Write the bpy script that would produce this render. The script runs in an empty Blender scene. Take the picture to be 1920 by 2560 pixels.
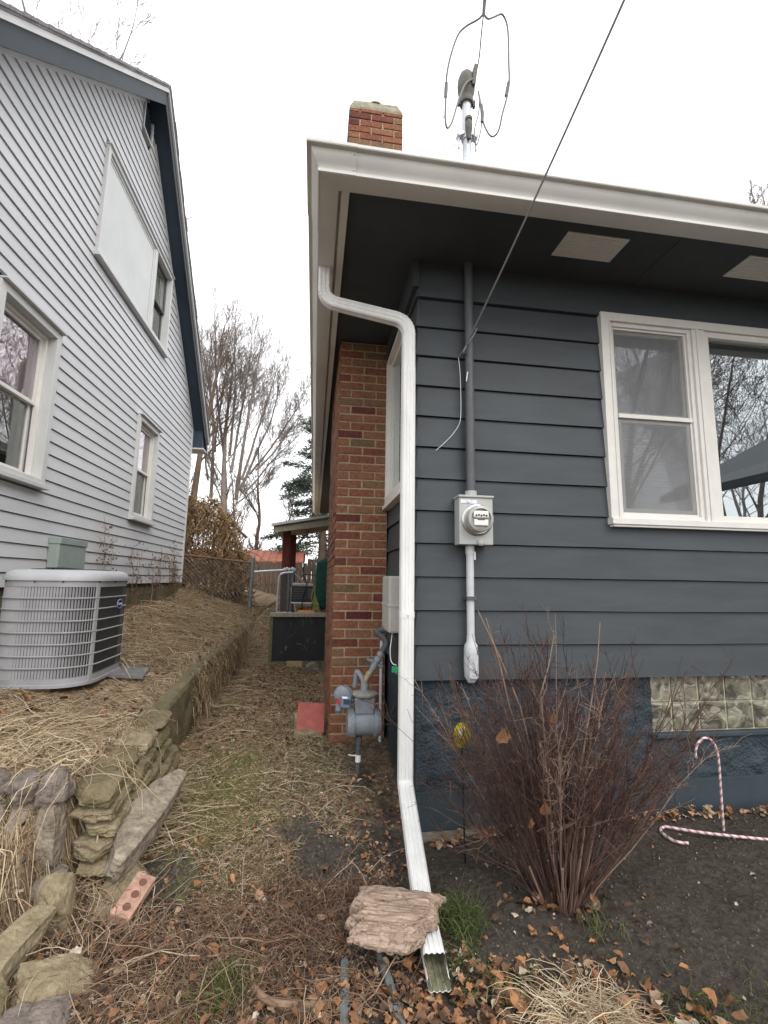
import bpy, bmesh, math, random
import numpy as np
from mathutils import Vector, Matrix, Euler, noise as mnoise

S = bpy.context.scene
COL = S.collection
rng = np.random.default_rng(7)
random.seed(7)
PI = math.pi

# ------------------------------------------------------------------ camera
CAM = np.array([0.0, 0.0, 1.5])
FPX, YAW, PIT, ROL = 1167.338, 0.146307918, 0.143660462, 0.0154592250

def cam_rows():
    B = np.array([[1, 0, 0], [0, 0, -1], [0, 1, 0.]])
    c, s = math.cos(YAW), math.sin(YAW); Ry = np.array([[c, -s, 0], [s, c, 0], [0, 0, 1]])
    c, s = math.cos(PIT), math.sin(PIT); Rp = np.array([[1, 0, 0], [0, c, s], [0, -s, c]])
    c, s = math.cos(ROL), math.sin(ROL); Rr = np.array([[c, -s, 0], [s, c, 0], [0, 0, 1]])
    return Rr @ B @ Rp @ Ry
ROWS = cam_rows()

def at(x, y, axis, v):
    """photo pixel (1920x2560) -> point on the plane axis=v"""
    d = ROWS.T @ np.array([(x - 960) / FPX, (y - 1280) / FPX, 1.0])
    i = 'XYZ'.index(axis)
    return CAM + d * (v - CAM[i]) / d[i]

cd = bpy.data.cameras.new('camera'); cam = bpy.data.objects.new('camera', cd); COL.objects.link(cam)
cd.sensor_fit = 'HORIZONTAL'; cd.sensor_width = 36.0; cd.lens = FPX / 1920 * 36.0
cd.clip_start = 0.05; cd.clip_end = 1000
m = Matrix.Identity(4)
for i in range(3):
    m[i][0] = ROWS[0][i]; m[i][1] = -ROWS[1][i]; m[i][2] = -ROWS[2][i]; m[i][3] = CAM[i]
cam.matrix_world = m
S.camera = cam

# ------------------------------------------------------------------ light: overcast winter day
SUN_EL, SUN_AZ = math.radians(42), math.radians(150)
W = bpy.data.worlds.new('World'); S.world = W; W.use_nodes = True
nt = W.node_tree; nt.nodes.clear()
out = nt.nodes.new('ShaderNodeOutputWorld'); bg = nt.nodes.new('ShaderNodeBackground')
sky = nt.nodes.new('ShaderNodeTexSky'); sky.sky_type = 'NISHITA'; sky.sun_disc = False
sky.sun_elevation = SUN_EL; sky.sun_rotation = SUN_AZ
sky.air_density = 1.0; sky.dust_density = 6.0; sky.ozone_density = 1.0
mx = nt.nodes.new('ShaderNodeMix'); mx.data_type = 'RGBA'
mx.inputs['Factor'].default_value = 0.90
mx.inputs['B'].default_value = (9.35, 9.42, 9.6, 1)      # the cloud deck
nt.links.new(sky.outputs[0], mx.inputs['A']); nt.links.new(mx.outputs['Result'], bg.inputs['Color'])
bg.inputs['Strength'].default_value = 0.12
nt.links.new(bg.outputs[0], out.inputs[0])
sd = bpy.data.lights.new('sun', 'SUN'); sun = bpy.data.objects.new('sun', sd); COL.objects.link(sun)
sd.energy = 0.9; sd.angle = math.radians(40); sd.color = (1.0, 0.97, 0.92)
# the sun stands behind and to the right of the camera, veiled by cloud
dirv = Vector((math.sin(SUN_AZ) * math.cos(SUN_EL), math.cos(SUN_AZ) * math.cos(SUN_EL), math.sin(SUN_EL)))
sun.rotation_euler = (-dirv).to_track_quat('-Z', 'Y').to_euler()
S.view_settings.view_transform = 'Standard'; S.view_settings.look = 'None'
S.view_settings.exposure = 0.82; S.view_settings.gamma = 1.0; S.view_settings.use_curve_mapping = False

# ------------------------------------------------------------------ materials
def mat(name, col, rough=0.7, var=0.0, vscale=8.0, bump=0.0, bscale=60.0, metal=0.0, spec=0.4, tint=False,
        col2=None, stretch=None, bdist=0.004, tcols=None, detail=5.0, turn=0.0):
    m = bpy.data.materials.new(name); m.use_nodes = True
    n = m.node_tree.nodes; L = m.node_tree.links; b = n['Principled BSDF']
    b.inputs['Roughness'].default_value = rough; b.inputs['Metallic'].default_value = metal
    b.inputs['Specular IOR Level'].default_value = spec
    geo = n.new('ShaderNodeNewGeometry')
    mp = n.new('ShaderNodeMapping'); vr = n.new('ShaderNodeVectorRotate'); vr.rotation_type = 'Z_AXIS'; vr.inputs['Angle'].default_value = turn
    L.new(geo.outputs['Position'], vr.inputs['Vector']); L.new(vr.outputs[0], mp.inputs['Vector'])
    if stretch: mp.inputs['Scale'].default_value = stretch
    src = None
    if tcols:                                              # per-piece colour from the 'tint' attribute
        a = n.new('ShaderNodeAttribute'); a.attribute_name = 'tint'
        r = n.new('ShaderNodeValToRGB'); els = r.color_ramp.elements
        while len(els) < len(tcols): els.new(0.5)
        for i, c in enumerate(tcols):
            els[i].position = i / (len(tcols) - 1); els[i].color = (*c, 1)
        L.new(a.outputs['Fac'], r.inputs[0]); src = r.outputs[0]
    if var > 0 or col2:
        nz = n.new('ShaderNodeTexNoise'); nz.inputs['Scale'].default_value = vscale; nz.inputs['Detail'].default_value = detail
        nz.inputs['Roughness'].default_value = 0.65
        L.new(mp.outputs[0], nz.inputs['Vector'])
        mr = n.new('ShaderNodeMapRange'); mr.inputs[1].default_value = 0.3; mr.inputs[2].default_value = 0.7
        L.new(nz.outputs['Fac'], mr.inputs[0])
        mix = n.new('ShaderNodeMix'); mix.data_type = 'RGBA'
        L.new(mr.outputs[0], mix.inputs['Factor'])
        if src is not None:
            mix.blend_type = 'MULTIPLY'
            mix.inputs['Factor'].default_value = 1
            L.new(src, mix.inputs['A'])
            g = n.new('ShaderNodeMapRange'); g.inputs[3].default_value = 1 - var; g.inputs[4].default_value = 1 + var
            g.inputs[1].default_value = 0.3; g.inputs[2].default_value = 0.7
            L.new(nz.outputs['Fac'], g.inputs[0])
            for l in list(mix.inputs['Factor'].links): L.remove(l)
            mix.inputs['Factor'].default_value = 1
            L.new(g.outputs[0], mix.inputs['B'])
        else:
            c2 = col2 if col2 else tuple(min(1, c * (1 + var)) for c in col)
            c1 = col if col2 else tuple(c * (1 - var) for c in col)
            mix.inputs['A'].default_value = (*c1, 1); mix.inputs['B'].default_value = (*c2, 1)
        src = mix.outputs['Result']
    if src is not None: L.new(src, b.inputs['Base Color'])
    else: b.inputs['Base Color'].default_value = (*col, 1)
    if bump > 0:
        nb = n.new('ShaderNodeTexNoise'); nb.inputs['Scale'].default_value = bscale; nb.inputs['Detail'].default_value = 6
        L.new(mp.outputs[0], nb.inputs['Vector'])
        bp = n.new('ShaderNodeBump'); bp.inputs['Strength'].default_value = bump; bp.inputs['Distance'].default_value = bdist
        L.new(nb.outputs['Fac'], bp.inputs['Height']); L.new(bp.outputs[0], b.inputs['Normal'])
    return m

def glass_mat(name, refl=0.45, tintc=(1, 1, 1), rough=0.004, wob=0.0, top=.95):
    m = bpy.data.materials.new(name); m.use_nodes = True
    n = m.node_tree.nodes; L = m.node_tree.links; n.clear()
    o = n.new('ShaderNodeOutputMaterial'); mixs = n.new('ShaderNodeMixShader')
    g = n.new('ShaderNodeBsdfGlossy'); g.inputs['Roughness'].default_value = rough; g.inputs['Color'].default_value = (*tintc, 1)
    t = n.new('ShaderNodeBsdfTransparent'); t.inputs['Color'].default_value = (0.85, 0.87, 0.86, 1)
    f = n.new('ShaderNodeFresnel'); f.inputs['IOR'].default_value = 1.5
    mr = n.new('ShaderNodeMapRange'); mr.inputs[1].default_value = 0.04; mr.inputs[2].default_value = 0.6
    mr.inputs[3].default_value = refl; mr.inputs[4].default_value = top
    L.new(f.outputs[0], mr.inputs[0]); L.new(mr.outputs[0], mixs.inputs[0])
    L.new(t.outputs[0], mixs.inputs[1]); L.new(g.outputs[0], mixs.inputs[2]); L.new(mixs.outputs[0], o.inputs[0])
    if wob > 0:
        nz = n.new('ShaderNodeTexNoise'); nz.inputs['Scale'].default_value = 2.5
        bp = n.new('ShaderNodeBump'); bp.inputs['Strength'].default_value = wob; bp.inputs['Distance'].default_value = 0.02
        geo = n.new('ShaderNodeNewGeometry'); L.new(geo.outputs['Position'], nz.inputs['Vector'])
        L.new(nz.outputs[0], bp.inputs['Height']); L.new(bp.outputs[0], g.inputs['Normal'])
    return m

M = {}
M['gray_siding'] = mat('gray_siding', (0.052, 0.061, 0.069), 0.6, 0.16, 2.2, 0.4, 40, stretch=(0.9, 0.9, 5), bdist=0.002, detail=9)
M['soffit_dark'] = mat('soffit_dark', (0.050, 0.056, 0.062), 0.7, 0.15, 3.0, 0.2, 60)
M['stucco'] = mat('stucco_navy', (0.036, 0.052, 0.066), 0.7, 0.35, 5.0, 1.0, 55, bdist=0.02)
M['ledge'] = mat('ledge_navy', (0.040, 0.055, 0.066), 0.7, 0.15, 5.0, 0.4, 30, bdist=0.004)
M['white_trim'] = mat('white_trim', (0.70, 0.685, 0.645), 0.5, 0.06, 6.0, 0.15, 30)
M['gutter'] = mat('gutter_white', (0.63, 0.625, 0.60), 0.42, 0.08, 2.0, 0.08, 12, spec=0.5)
M['downspout'] = mat('downspout_white', (0.71, 0.715, 0.705), 0.42, 0.13, 7.0, 0.12, 30, spec=0.5, stretch=(1, 1, .35), detail=10)
M['spout_inside'] = mat('spout_inside', (0.16, 0.16, 0.10), 0.7, 0.5, 30)
M['vinyl'] = mat('vinyl_white', (0.52, 0.53, 0.545), 0.5, 0.07, 1.2, 0.1, 25, stretch=(1, 0.7, 3))
M['vinyl_trim'] = mat('vinyl_trim', (0.54, 0.55, 0.545), 0.5, 0.04, 5)
M['panel'] = mat('painted_panel', (0.53, 0.555, 0.55), 0.55, 0.06, 2.5, 0.1, 15)
M['blue'] = mat('navy_soffit', (0.022, 0.036, 0.056), 0.6, 0.2, 4.0, 0.15, 40)
M['blue_trim'] = mat('navy_trim', (0.016, 0.024, 0.032), 0.6, 0.25, 3.0)
M['shingle'] = mat('gray_shingle', (0.20, 0.19, 0.19), 0.9, 0.35, 40, 0.6, 120)
M['conc'] = mat('old_concrete', (0.20, 0.175, 0.135), 0.9, 0.35, 9, 0.9, 45, bdist=0.01)
M['mossy_conc'] = mat('mossy_concrete', (0.19, 0.15, 0.095), 0.95, 0, 7, 1.0, 40, col2=(0.085, 0.08, 0.035), bdist=0.012)
M['brick'] = mat('brick', (0.3, 0.13, 0.06), 0.9, 0.38, 38, 1.0, 80, tcols=[(0.085, 0.022, 0.020), (0.17, 0.054, 0.035), (0.22, 0.085, 0.044), (0.24, 0.106, 0.056), (0.215, 0.113, 0.063), (0.155, 0.098, 0.052)], bdist=0.006)
M['mortar'] = mat('mortar', (0.39, 0.30, 0.21), 0.95, 0.25, 30, 0.8, 120)
M['cap'] = mat('chimney_cap', (0.26, 0.235, 0.17), 0.95, 0.4, 14, 0.8, 50)
M['gray_paint'] = mat('gray_pipe_paint', (0.090, 0.098, 0.105), 0.5, 0.15, 20)
M['galv'] = mat('galvanised_steel', (0.60, 0.63, 0.66), 0.45, 0.18, 14, metal=0.4)
M['pvc'] = mat('pvc_gray', (0.52, 0.54, 0.56), 0.5, 0.12, 9)
M['meter_box'] = mat('meter_box_gray', (0.42, 0.43, 0.42), 0.5, 0.08, 9)
M['dark_metal'] = mat('dark_metal', (0.05, 0.05, 0.05), 0.45, metal=0.6)
M['steel'] = mat('steel_ring', (0.5, 0.5, 0.48), 0.3, metal=0.9)
M['white'] = mat('white_plastic', (0.8, 0.8, 0.8), 0.45)
M['cable'] = mat('cable_gray', (0.19, 0.185, 0.19), 0.6)
M['head'] = mat('weatherhead_gray', (0.115, 0.110, 0.095), 0.6, 0.3, 20)
M['gas'] = mat('gas_meter_gray', (0.21, 0.235, 0.26), 0.5, 0.18, 22, 0.15, 50)
M['gas_dark'] = mat('gas_pipe_dark', (0.085, 0.09, 0.095), 0.55, 0.3, 20)
M['brass'] = mat('brass', (0.30, 0.24, 0.14), 0.5, 0.3, 30, metal=0.4)
M['gauge_glass'] = mat('gauge_blue', (0.13, 0.20, 0.29), 0.2)
M['gauge_window'] = mat('gauge_window', (0.04, 0.06, 0.10), 0.15)
M['red'] = mat('red_tag', (0.5, 0.05, 0.06), 0.5)
M['green'] = mat('green_tag', (0.03, 0.42, 0.16), 0.5)
M['util'] = mat('utility_box_beige', (0.44, 0.42, 0.39), 0.55, 0.1, 12)
M['ac'] = mat('ac_cabinet_gray', (0.31, 0.31, 0.325), 0.5, 0.10, 9)
M['ac_lid'] = mat('ac_lid', (0.40, 0.415, 0.43), 0.5, 0.06, 9)
M['coil'] = mat('coil_dark', (0.045, 0.042, 0.036), 0.6, 0.4, 60, stretch=(1, 1, .15))
M['badge'] = mat('badge_blue', (0.015, 0.025, 0.20), 0.35)
M['discon'] = mat('disconnect_box', (0.27, 0.32, 0.30), 0.5, 0.08, 15)
M['wood_gray'] = mat('weathered_wood', (0.30, 0.28, 0.22), 0.85, 0.3, 30, 0.5, 60, stretch=(1, 1, 1))
M['wood_green'] = mat('mossy_frame_wood', (0.14, 0.135, 0.075), 0.85, 0.3, 20)
M['chalk'] = mat('chalkboard', (0.016, 0.017, 0.018), 0.75, 0, 5, col2=(0.028, 0.03, 0.03), stretch=(1, 1, .4))
M['chalk_mark'] = mat('chalk_mark', (0.11, 0.12, 0.125), 0.9, 0.6, 60)
M['log'] = mat('rotten_wood', (0.15, 0.095, 0.066), 0.95, 0, 20, 1.0, 26, col2=(0.56, 0.43, 0.335), stretch=(0.30, 5.0, 3.0), bdist=0.02, detail=9, turn=.29)
M['rock'] = mat('rock', (0.13, 0.10, 0.075), 0.92, 0, 17, 1.0, 40, col2=(0.40, 0.34, 0.265), bdist=0.02, detail=10)
M['rock_gray'] = mat('rock_gray', (0.095, 0.080, 0.070), 0.92, 0, 16, 1.0, 45, col2=(0.30, 0.25, 0.215), bdist=0.018, detail=10)
M['rock_moss'] = mat('rock_moss', (0.25, 0.20, 0.125), 0.95, 0, 11, 1.0, 40, col2=(0.085, 0.078, 0.03), bdist=0.02, detail=10)
M['rock_yellow'] = mat('rock_yellow', (0.15, 0.115, 0.065), 0.95, 0, 13, 1.0, 38, col2=(0.37, 0.31, 0.20), bdist=0.02, detail=10)
M['pink_brick'] = mat('pink_brick', (0.42, 0.255, 0.19), 0.9, 0.35, 24, 0.6, 80)
M['brick_hole'] = mat('brick_hole', (0.15, 0.075, 0.05), 0.95)
M['red_slab'] = mat('red_slab', (0.36, 0.105, 0.085), 0.85, 0.2, 14, 0.4, 60)
M['tan_slab'] = mat('tan_block', (0.36, 0.29, 0.14), 0.9, 0.25, 16, 0.6, 40)
M['pad'] = mat('gray_pad', (0.155, 0.155, 0.155), 0.8, 0.2, 20)
M['cane_white'] = mat('cane_white', (0.72, 0.60, 0.60), 0.3)
M['cane_red'] = mat('cane_red', (0.42, 0.20, 0.21), 0.3)
M['yellow_glass'] = mat('yellow_glass', (0.42, 0.33, 0.01), 0.15, 0.6, 45, 0.6, 60, spec=0.8)
M['black'] = mat('black_rod', (0.012, 0.012, 0.014), 0.5)
M['rust'] = mat('rust_paint', (0.14, 0.028, 0.018), 0.7, 0.25, 15)
M['corrug'] = mat('corrugated_sheet', (0.34, 0.27, 0.16), 0.6, 0.3, 6)
M['corrug_edge'] = mat('sheet_edge', (0.45, 0.45, 0.43), 0.6, 0.2, 10)
M['shed_roof'] = mat('red_shed_roof', (0.27, 0.095, 0.062), 0.7, 0.3, 5)
M['shed_wall'] = mat('orange_boards', (0.50, 0.20, 0.055), 0.8, 0.3, 3, stretch=(6, 6, .6))
M['fence_wood'] = mat('old_fence_boards', (0.115, 0.088, 0.070), 0.9, 0.4, 5, stretch=(7, 7, .5))
M['link'] = mat('chain_link', (0.20, 0.21, 0.22), 0.5, metal=0.5)
M['post'] = mat('fence_post', (0.20, 0.21, 0.215), 0.55, 0.3, 18, metal=0.3)
M['orange'] = mat('orange_plastic', (0.65, 0.20, 0.03), 0.4)
M['bbq'] = mat('black_enamel', (0.012, 0.012, 0.013), 0.35)
M['lime'] = mat('lime_plastic', (0.24, 0.26, 0.06), 0.5)
M['dgreen'] = mat('green_fabric', (0.012, 0.06, 0.045), 0.8, 0.3, 12)
M['hose'] = mat('pale_hose', (0.6, 0.58, 0.38), 0.5)
M['bark'] = mat('bark', (0.115, 0.085, 0.062), 0.95, 0.35, 5, 0.6, 30, stretch=(1, 1, .3))
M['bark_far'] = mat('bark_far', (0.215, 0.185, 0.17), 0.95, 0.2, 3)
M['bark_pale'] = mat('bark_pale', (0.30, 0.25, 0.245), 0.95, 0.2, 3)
M['shrub'] = mat('shrub_stems', (0.1, 0.05, 0.03), 0.85, 0.25, 20, tcols=[(0.042, 0.023, 0.019), (0.085, 0.042, 0.033), (0.14, 0.078, 0.060), (0.29, 0.205, 0.155)])
M['vine'] = mat('dry_vine', (0.2, 0.12, 0.05), 0.9, 0.25, 12, tcols=[(0.08, 0.045, 0.02), (0.21, 0.125, 0.05), (0.32, 0.20, 0.09), (0.38, 0.29, 0.18)])
M['needles'] = mat('pine_needles', (0.03, 0.05, 0.03), 0.8, 0.2, 6, tcols=[(0.024, 0.040, 0.028), (0.052, 0.082, 0.055), (0.09, 0.12, 0.08)])
M['straw'] = mat('dead_grass', (0.3, 0.2, 0.1), 0.9, 0.2, 12, tcols=[(0.10, 0.066, 0.038), (0.27, 0.19, 0.11), (0.46, 0.35, 0.215), (0.66, 0.55, 0.39)])
M['leaf'] = mat('dead_leaf', (0.3, 0.12, 0.04), 0.8, 0.3, 40, tcols=[(0.05, 0.030, 0.020), (0.11, 0.063, 0.038), (0.20, 0.105, 0.055), (0.34, 0.155, 0.065), (0.32, 0.23, 0.145), (0.50, 0.42, 0.33)])
M['grass'] = mat('green_grass', (0.06, 0.1, 0.03), 0.7, 0.2, 12, tcols=[(0.035, 0.055, 0.015), (0.075, 0.11, 0.03), (0.16, 0.16, 0.05)])
M['debris'] = mat('soil_clods', (0.06, 0.05, 0.04), 0.95, 0.3, 60, tcols=[(0.040, 0.033, 0.027), (0.085, 0.072, 0.058), (0.15, 0.125, 0.10), (0.50, 0.44, 0.36)])
M['twig'] = mat('bramble', (0.15, 0.08, 0.05), 0.9, 0.25, 30, tcols=[(0.06, 0.035, 0.025), (0.155, 0.088, 0.058), (0.29, 0.19, 0.125), (0.52, 0.41, 0.29)])
M['glass'] = glass_mat('window_glass', 0.36, (0.90, 0.97, 1.0))
M['glass_dim'] = glass_mat('dim_window_glass', 0.11, (0.9, 0.93, 1.0))
M['glass_far'] = glass_mat('window_glass_side', 0.22, (1.0, .91, .95), wob=0.07, top=.5)
M['screen_glass'] = glass_mat('screened_glass', 0.10, top=.30)
M['block_glass'] = None
M['room'] = mat('dark_room', (0.05, 0.035, 0.025), 0.9)
M['curtain'] = mat('pinkish_curtain', (0.38, 0.31, 0.345), 0.9, 0.2, 5, stretch=(6, 6, .3))
M['blind'] = mat('window_blind', (0.62, 0.60, 0.54), 0.7)
M['upper_curtain'] = mat('bluish_curtain', (0.33, 0.34, 0.40), 0.9, 0.15, 4, stretch=(6, 6, .4))
M['shade'] = mat('roller_shade', (0.42, 0.42, 0.36), 0.7)
def screen_mat():
    m = bpy.data.materials.new('insect_screen'); m.use_nodes = True
    n = m.node_tree.nodes; L = m.node_tree.links; n.clear()
    o = n.new('ShaderNodeOutputMaterial'); x = n.new('ShaderNodeMixShader'); x.inputs[0].default_value = 0.38
    t = n.new('ShaderNodeBsdfTransparent'); d = n.new('ShaderNodeBsdfDiffuse'); d.inputs['Color'].default_value = (0.29, 0.295, 0.30, 1)
    L.new(t.outputs[0], x.inputs[1]); L.new(d.outputs[0], x.inputs[2]); L.new(x.outputs[0], o.inputs[0]); return m
M['screen'] = screen_mat()
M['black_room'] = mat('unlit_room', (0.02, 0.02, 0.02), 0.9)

def block_glass():
    m = bpy.data.materials.new('block_glass'); m.use_nodes = True
    n = m.node_tree.nodes; L = m.node_tree.links; b = n['Principled BSDF']
    geo = n.new('ShaderNodeNewGeometry')
    wv = n.new('ShaderNodeTexNoise'); wv.inputs['Scale'].default_value = 9; wv.inputs['Detail'].default_value = 3; wv.inputs['Distortion'].default_value = 1.2
    L.new(geo.outputs['Position'], wv.inputs['Vector'])
    r = n.new('ShaderNodeValToRGB'); e = r.color_ramp.elements
    e[0].position = 0.36; e[0].color = (0.075, 0.07, 0.055, 1); e[1].position = 0.72; e[1].color = (0.40, 0.38, 0.285, 1)
    L.new(wv.outputs['Fac'], r.inputs[0]); L.new(r.outputs[0], b.inputs['Base Color'])
    b.inputs['Roughness'].default_value = 0.12; b.inputs['Specular IOR Level'].default_value = 0.7
    bp = n.new('ShaderNodeBump'); bp.inputs['Strength'].default_value = 0.8; bp.inputs['Distance'].default_value = 0.03
    L.new(wv.outputs['Fac'], bp.inputs['Height']); L.new(bp.outputs[0], b.inputs['Normal'])
    return m
M['block_glass'] = block_glass()

def ground_mat():
    m = bpy.data.materials.new('ground_soil'); m.use_nodes = True
    n = m.node_tree.nodes; L = m.node_tree.links; b = n['Principled BSDF']
    geo = n.new('ShaderNodeNewGeometry')
    def noise(sc, det=6, rough=0.7):
        z = n.new('ShaderNodeTexNoise'); z.inputs['Scale'].default_value = sc; z.inputs['Detail'].default_value = det
        z.inputs['Roughness'].default_value = rough; L.new(geo.outputs['Position'], z.inputs['Vector']); return z
    def ramp(src, cols, pos):
        r = n.new('ShaderNodeValToRGB'); e = r.color_ramp.elements
        while len(e) < len(cols): e.new(0.5)
        for i, c in enumerate(cols): e[i].position = pos[i]; e[i].color = (*c, 1)
        L.new(src, r.inputs[0]); return r.outputs[0]
    fine = noise(38, 8, 0.75); mid = noise(9, 6)
    soil = ramp(fine.outputs['Fac'], [(0.032, 0.026, 0.021), (0.082, 0.070, 0.058), (0.16, 0.138, 0.112)], [0.3, 0.52, 0.75])
    straw = ramp(fine.outputs['Fac'], [(0.05, 0.035, 0.022), (0.20, 0.145, 0.09), (0.48, 0.38, 0.25)], [0.3, 0.5, 0.72])
    moss = ramp(fine.outputs['Fac'], [(0.062, 0.056, 0.022), (0.19, 0.17, 0.062), (0.36, 0.325, 0.14)], [0.3, 0.5, 0.72])
    at_ = n.new('ShaderNodeAttribute'); at_.attribute_name = 'zone'
    sep = n.new('ShaderNodeSeparateColor'); L.new(at_.outputs['Color'], sep.inputs[0])
    def mixc(f, a, bb, blur=0.55):
        ad = n.new('ShaderNodeMath'); ad.operation = 'ADD'; L.new(f, ad.inputs[0])
        sb = n.new('ShaderNodeMath'); sb.operation = 'SUBTRACT'; L.new(mid.outputs['Fac'], sb.inputs[0]); sb.inputs[1].default_value = 0.5
        ml = n.new('ShaderNodeMath'); ml.operation = 'MULTIPLY'; ml.inputs[1].default_value = 1.6; L.new(sb.outputs[0], ml.inputs[0])
        L.new(ml.outputs[0], ad.inputs[1])
        mr = n.new('ShaderNodeMapRange'); mr.inputs[1].default_value = 0.3; mr.inputs[2].default_value = 0.7; L.new(ad.outputs[0], mr.inputs[0])
        x = n.new('ShaderNodeMix'); x.data_type = 'RGBA'; L.new(mr.outputs[0], x.inputs['Factor']); L.new(a, x.inputs['A']); L.new(bb, x.inputs['B'])
        return x.outputs['Result']
    c = mixc(sep.outputs[0], soil, straw); c = mixc(sep.outputs[1], c, moss)
    L.new(c, b.inputs['Base Color']); b.inputs['Roughness'].default_value = 0.95; b.inputs['Specular IOR Level'].default_value = 0.15
    bp = n.new('ShaderNodeBump'); bp.inputs['Strength'].default_value = 1.0; bp.inputs['Distance'].default_value = 0.02
    L.new(fine.outputs['Fac'], bp.inputs['Height']); L.new(bp.outputs[0], b.inputs['Normal'])
    return m
M['ground'] = ground_mat()

# ------------------------------------------------------------------ mesh builder and scene bookkeeping
class MB:
    def __init__(s): s.v = []; s.f = []; s.mi = []; s.t = []; s.tint = 0.5; s.m = 0
    def add(s, vs, fs, tint=None):
        o = len(s.v); s.v.extend([tuple(map(float, p)) for p in vs]); s.t.extend([s.tint if tint is None else tint] * len(vs))
        for f in fs: s.f.append([i + o for i in f]); s.mi.append(s.m)
        return s
    def hexa(s, c, tint=None):     # 8 corners: bottom 4 ccw, top 4 ccw
        return s.add(c, [(3, 2, 1, 0), (4, 5, 6, 7), (0, 1, 5, 4), (1, 2, 6, 5), (2, 3, 7, 6), (3, 0, 4, 7)], tint)
    def box(s, x0, x1, y0, y1, z0, z1, tint=None):
        return s.hexa([(x0, y0, z0), (x1, y0, z0), (x1, y1, z0), (x0, y1, z0), (x0, y0, z1), (x1, y0, z1), (x1, y1, z1), (x0, y1, z1)], tint)
    def mbox(s, P, u0, u1, n0, n1, z0, z1, tint=None):   # box in wall coordinates (along, outward, up)
        return s.hexa([P(u0, n1, z0), P(u1, n1, z0), P(u1, n0, z0), P(u0, n0, z0), P(u0, n1, z1), P(u1, n1, z1), P(u1, n0, z1), P(u0, n0, z1)], tint)
    def obox(s, c, rot, dims, tint=None):
        h = np.array(dims) / 2; R = np.array(Euler(rot).to_matrix())
        cs = [(-1, -1, -1), (1, -1, -1), (1, 1, -1), (-1, 1, -1), (-1, -1, 1), (1, -1, 1), (1, 1, 1), (-1, 1, 1)]
        return s.hexa([np.array(c) + R @ (np.array(k) * h) for k in cs], tint)
    def tube(s, pts, r, n=6, cap=True, tint=None):
        pts = [Vector(tuple(map(float, p))) for p in pts]; k = len(pts)
        rs = [r] * k if np.isscalar(r) else list(r)
        vs = []; up = None
        for i in range(k):
            t = (pts[min(i + 1, k - 1)] - pts[max(i - 1, 0)])
            t = t.normalized() if t.length > 1e-9 else Vector((0, 0, 1))
            if up is None: up = Vector((0, 0, 1)) if abs(t.z) < 0.9 else Vector((1, 0, 0))
            a = (up - t * up.dot(t))
            if a.length < 1e-6: a = t.orthogonal()
            a.normalize(); b = t.cross(a); up = a
            for j in range(n):
                w = 2 * PI * j / n; vs.append(pts[i] + (a * math.cos(w) + b * math.sin(w)) * rs[i])
        fs = [(i * n + j, i * n + (j + 1) % n, (i + 1) * n + (j + 1) % n, (i + 1) * n + j) for i in range(k - 1) for j in range(n)]
        if cap: fs += [tuple(range(n - 1, -1, -1)), tuple((k - 1) * n + j for j in range(n))]
        return s.add(vs, fs, tint)
    def lathe(s, prof, c, rot=(0, 0, 0), n=24, cap=True):   # profile (r,h) around local z
        R = Euler(rot).to_matrix(); c = Vector(tuple(map(float, c))); k = len(prof); vs = []
        for r, h in prof:
            for j in range(n):
                a = 2 * PI * j / n; vs.append(c + R @ Vector((r * math.cos(a), r * math.sin(a), h)))
        fs = [(i * n + j, i * n + (j + 1) % n, (i + 1) * n + (j + 1) % n, (i + 1) * n + j) for i in range(k - 1) for j in range(n)]
        if cap: fs += [tuple(range(n - 1, -1, -1)), tuple((k - 1) * n + j for j in range(n))]
        return s.add(vs, fs)
    def sweep(s, pts, frames, sec, closed=True, cap=True):   # sec 2D points, frames (a,b) per point
        n = len(sec); k = len(pts); vs = []
        for p, (a, b) in zip(pts, frames):
            for u, w in sec: vs.append(np.array(p) + np.array(a) * u + np.array(b) * w)
        fs = [(i * n + j, i * n + (j + 1) % n, (i + 1) * n + (j + 1) % n, (i + 1) * n + j) for i in range(k - 1) for j in range(n if closed else n - 1)]
        if cap: fs += [tuple(range(n - 1, -1, -1)), tuple((k - 1) * n + j for j in range(n))]
        return s.add(vs, fs)
    def poly(s, pts, tint=None): return s.add(pts, [tuple(range(len(pts)))], tint)
    def prism(s, P, poly, n0, n1):    # polygon (u,z) extruded along the wall normal
        k = len(poly); vs = [P(u, n1, z) for u, z in poly] + [P(u, n0, z) for u, z in poly]
        fs = [tuple(range(k)), tuple(range(2 * k - 1, k - 1, -1))] + [(i, (i + 1) % k, k + (i + 1) % k, k + i)[::-1] for i in range(k)]
        return s.add(vs, fs)

def tag(o, label=None, cat=None, group=None, kind=None):
    if label: o['label'] = label
    if cat: o['category'] = cat
    if group: o['group'] = group
    if kind: o['kind'] = kind
    return o

LOC = {}
def thing(name, label, cat, loc, group=None):
    o = bpy.data.objects.new(name, None); COL.objects.link(o); o.location = loc; o.empty_display_size = 0.1
    LOC[o.name] = Vector(tuple(map(float, loc))); return tag(o, label, cat, group)

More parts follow.
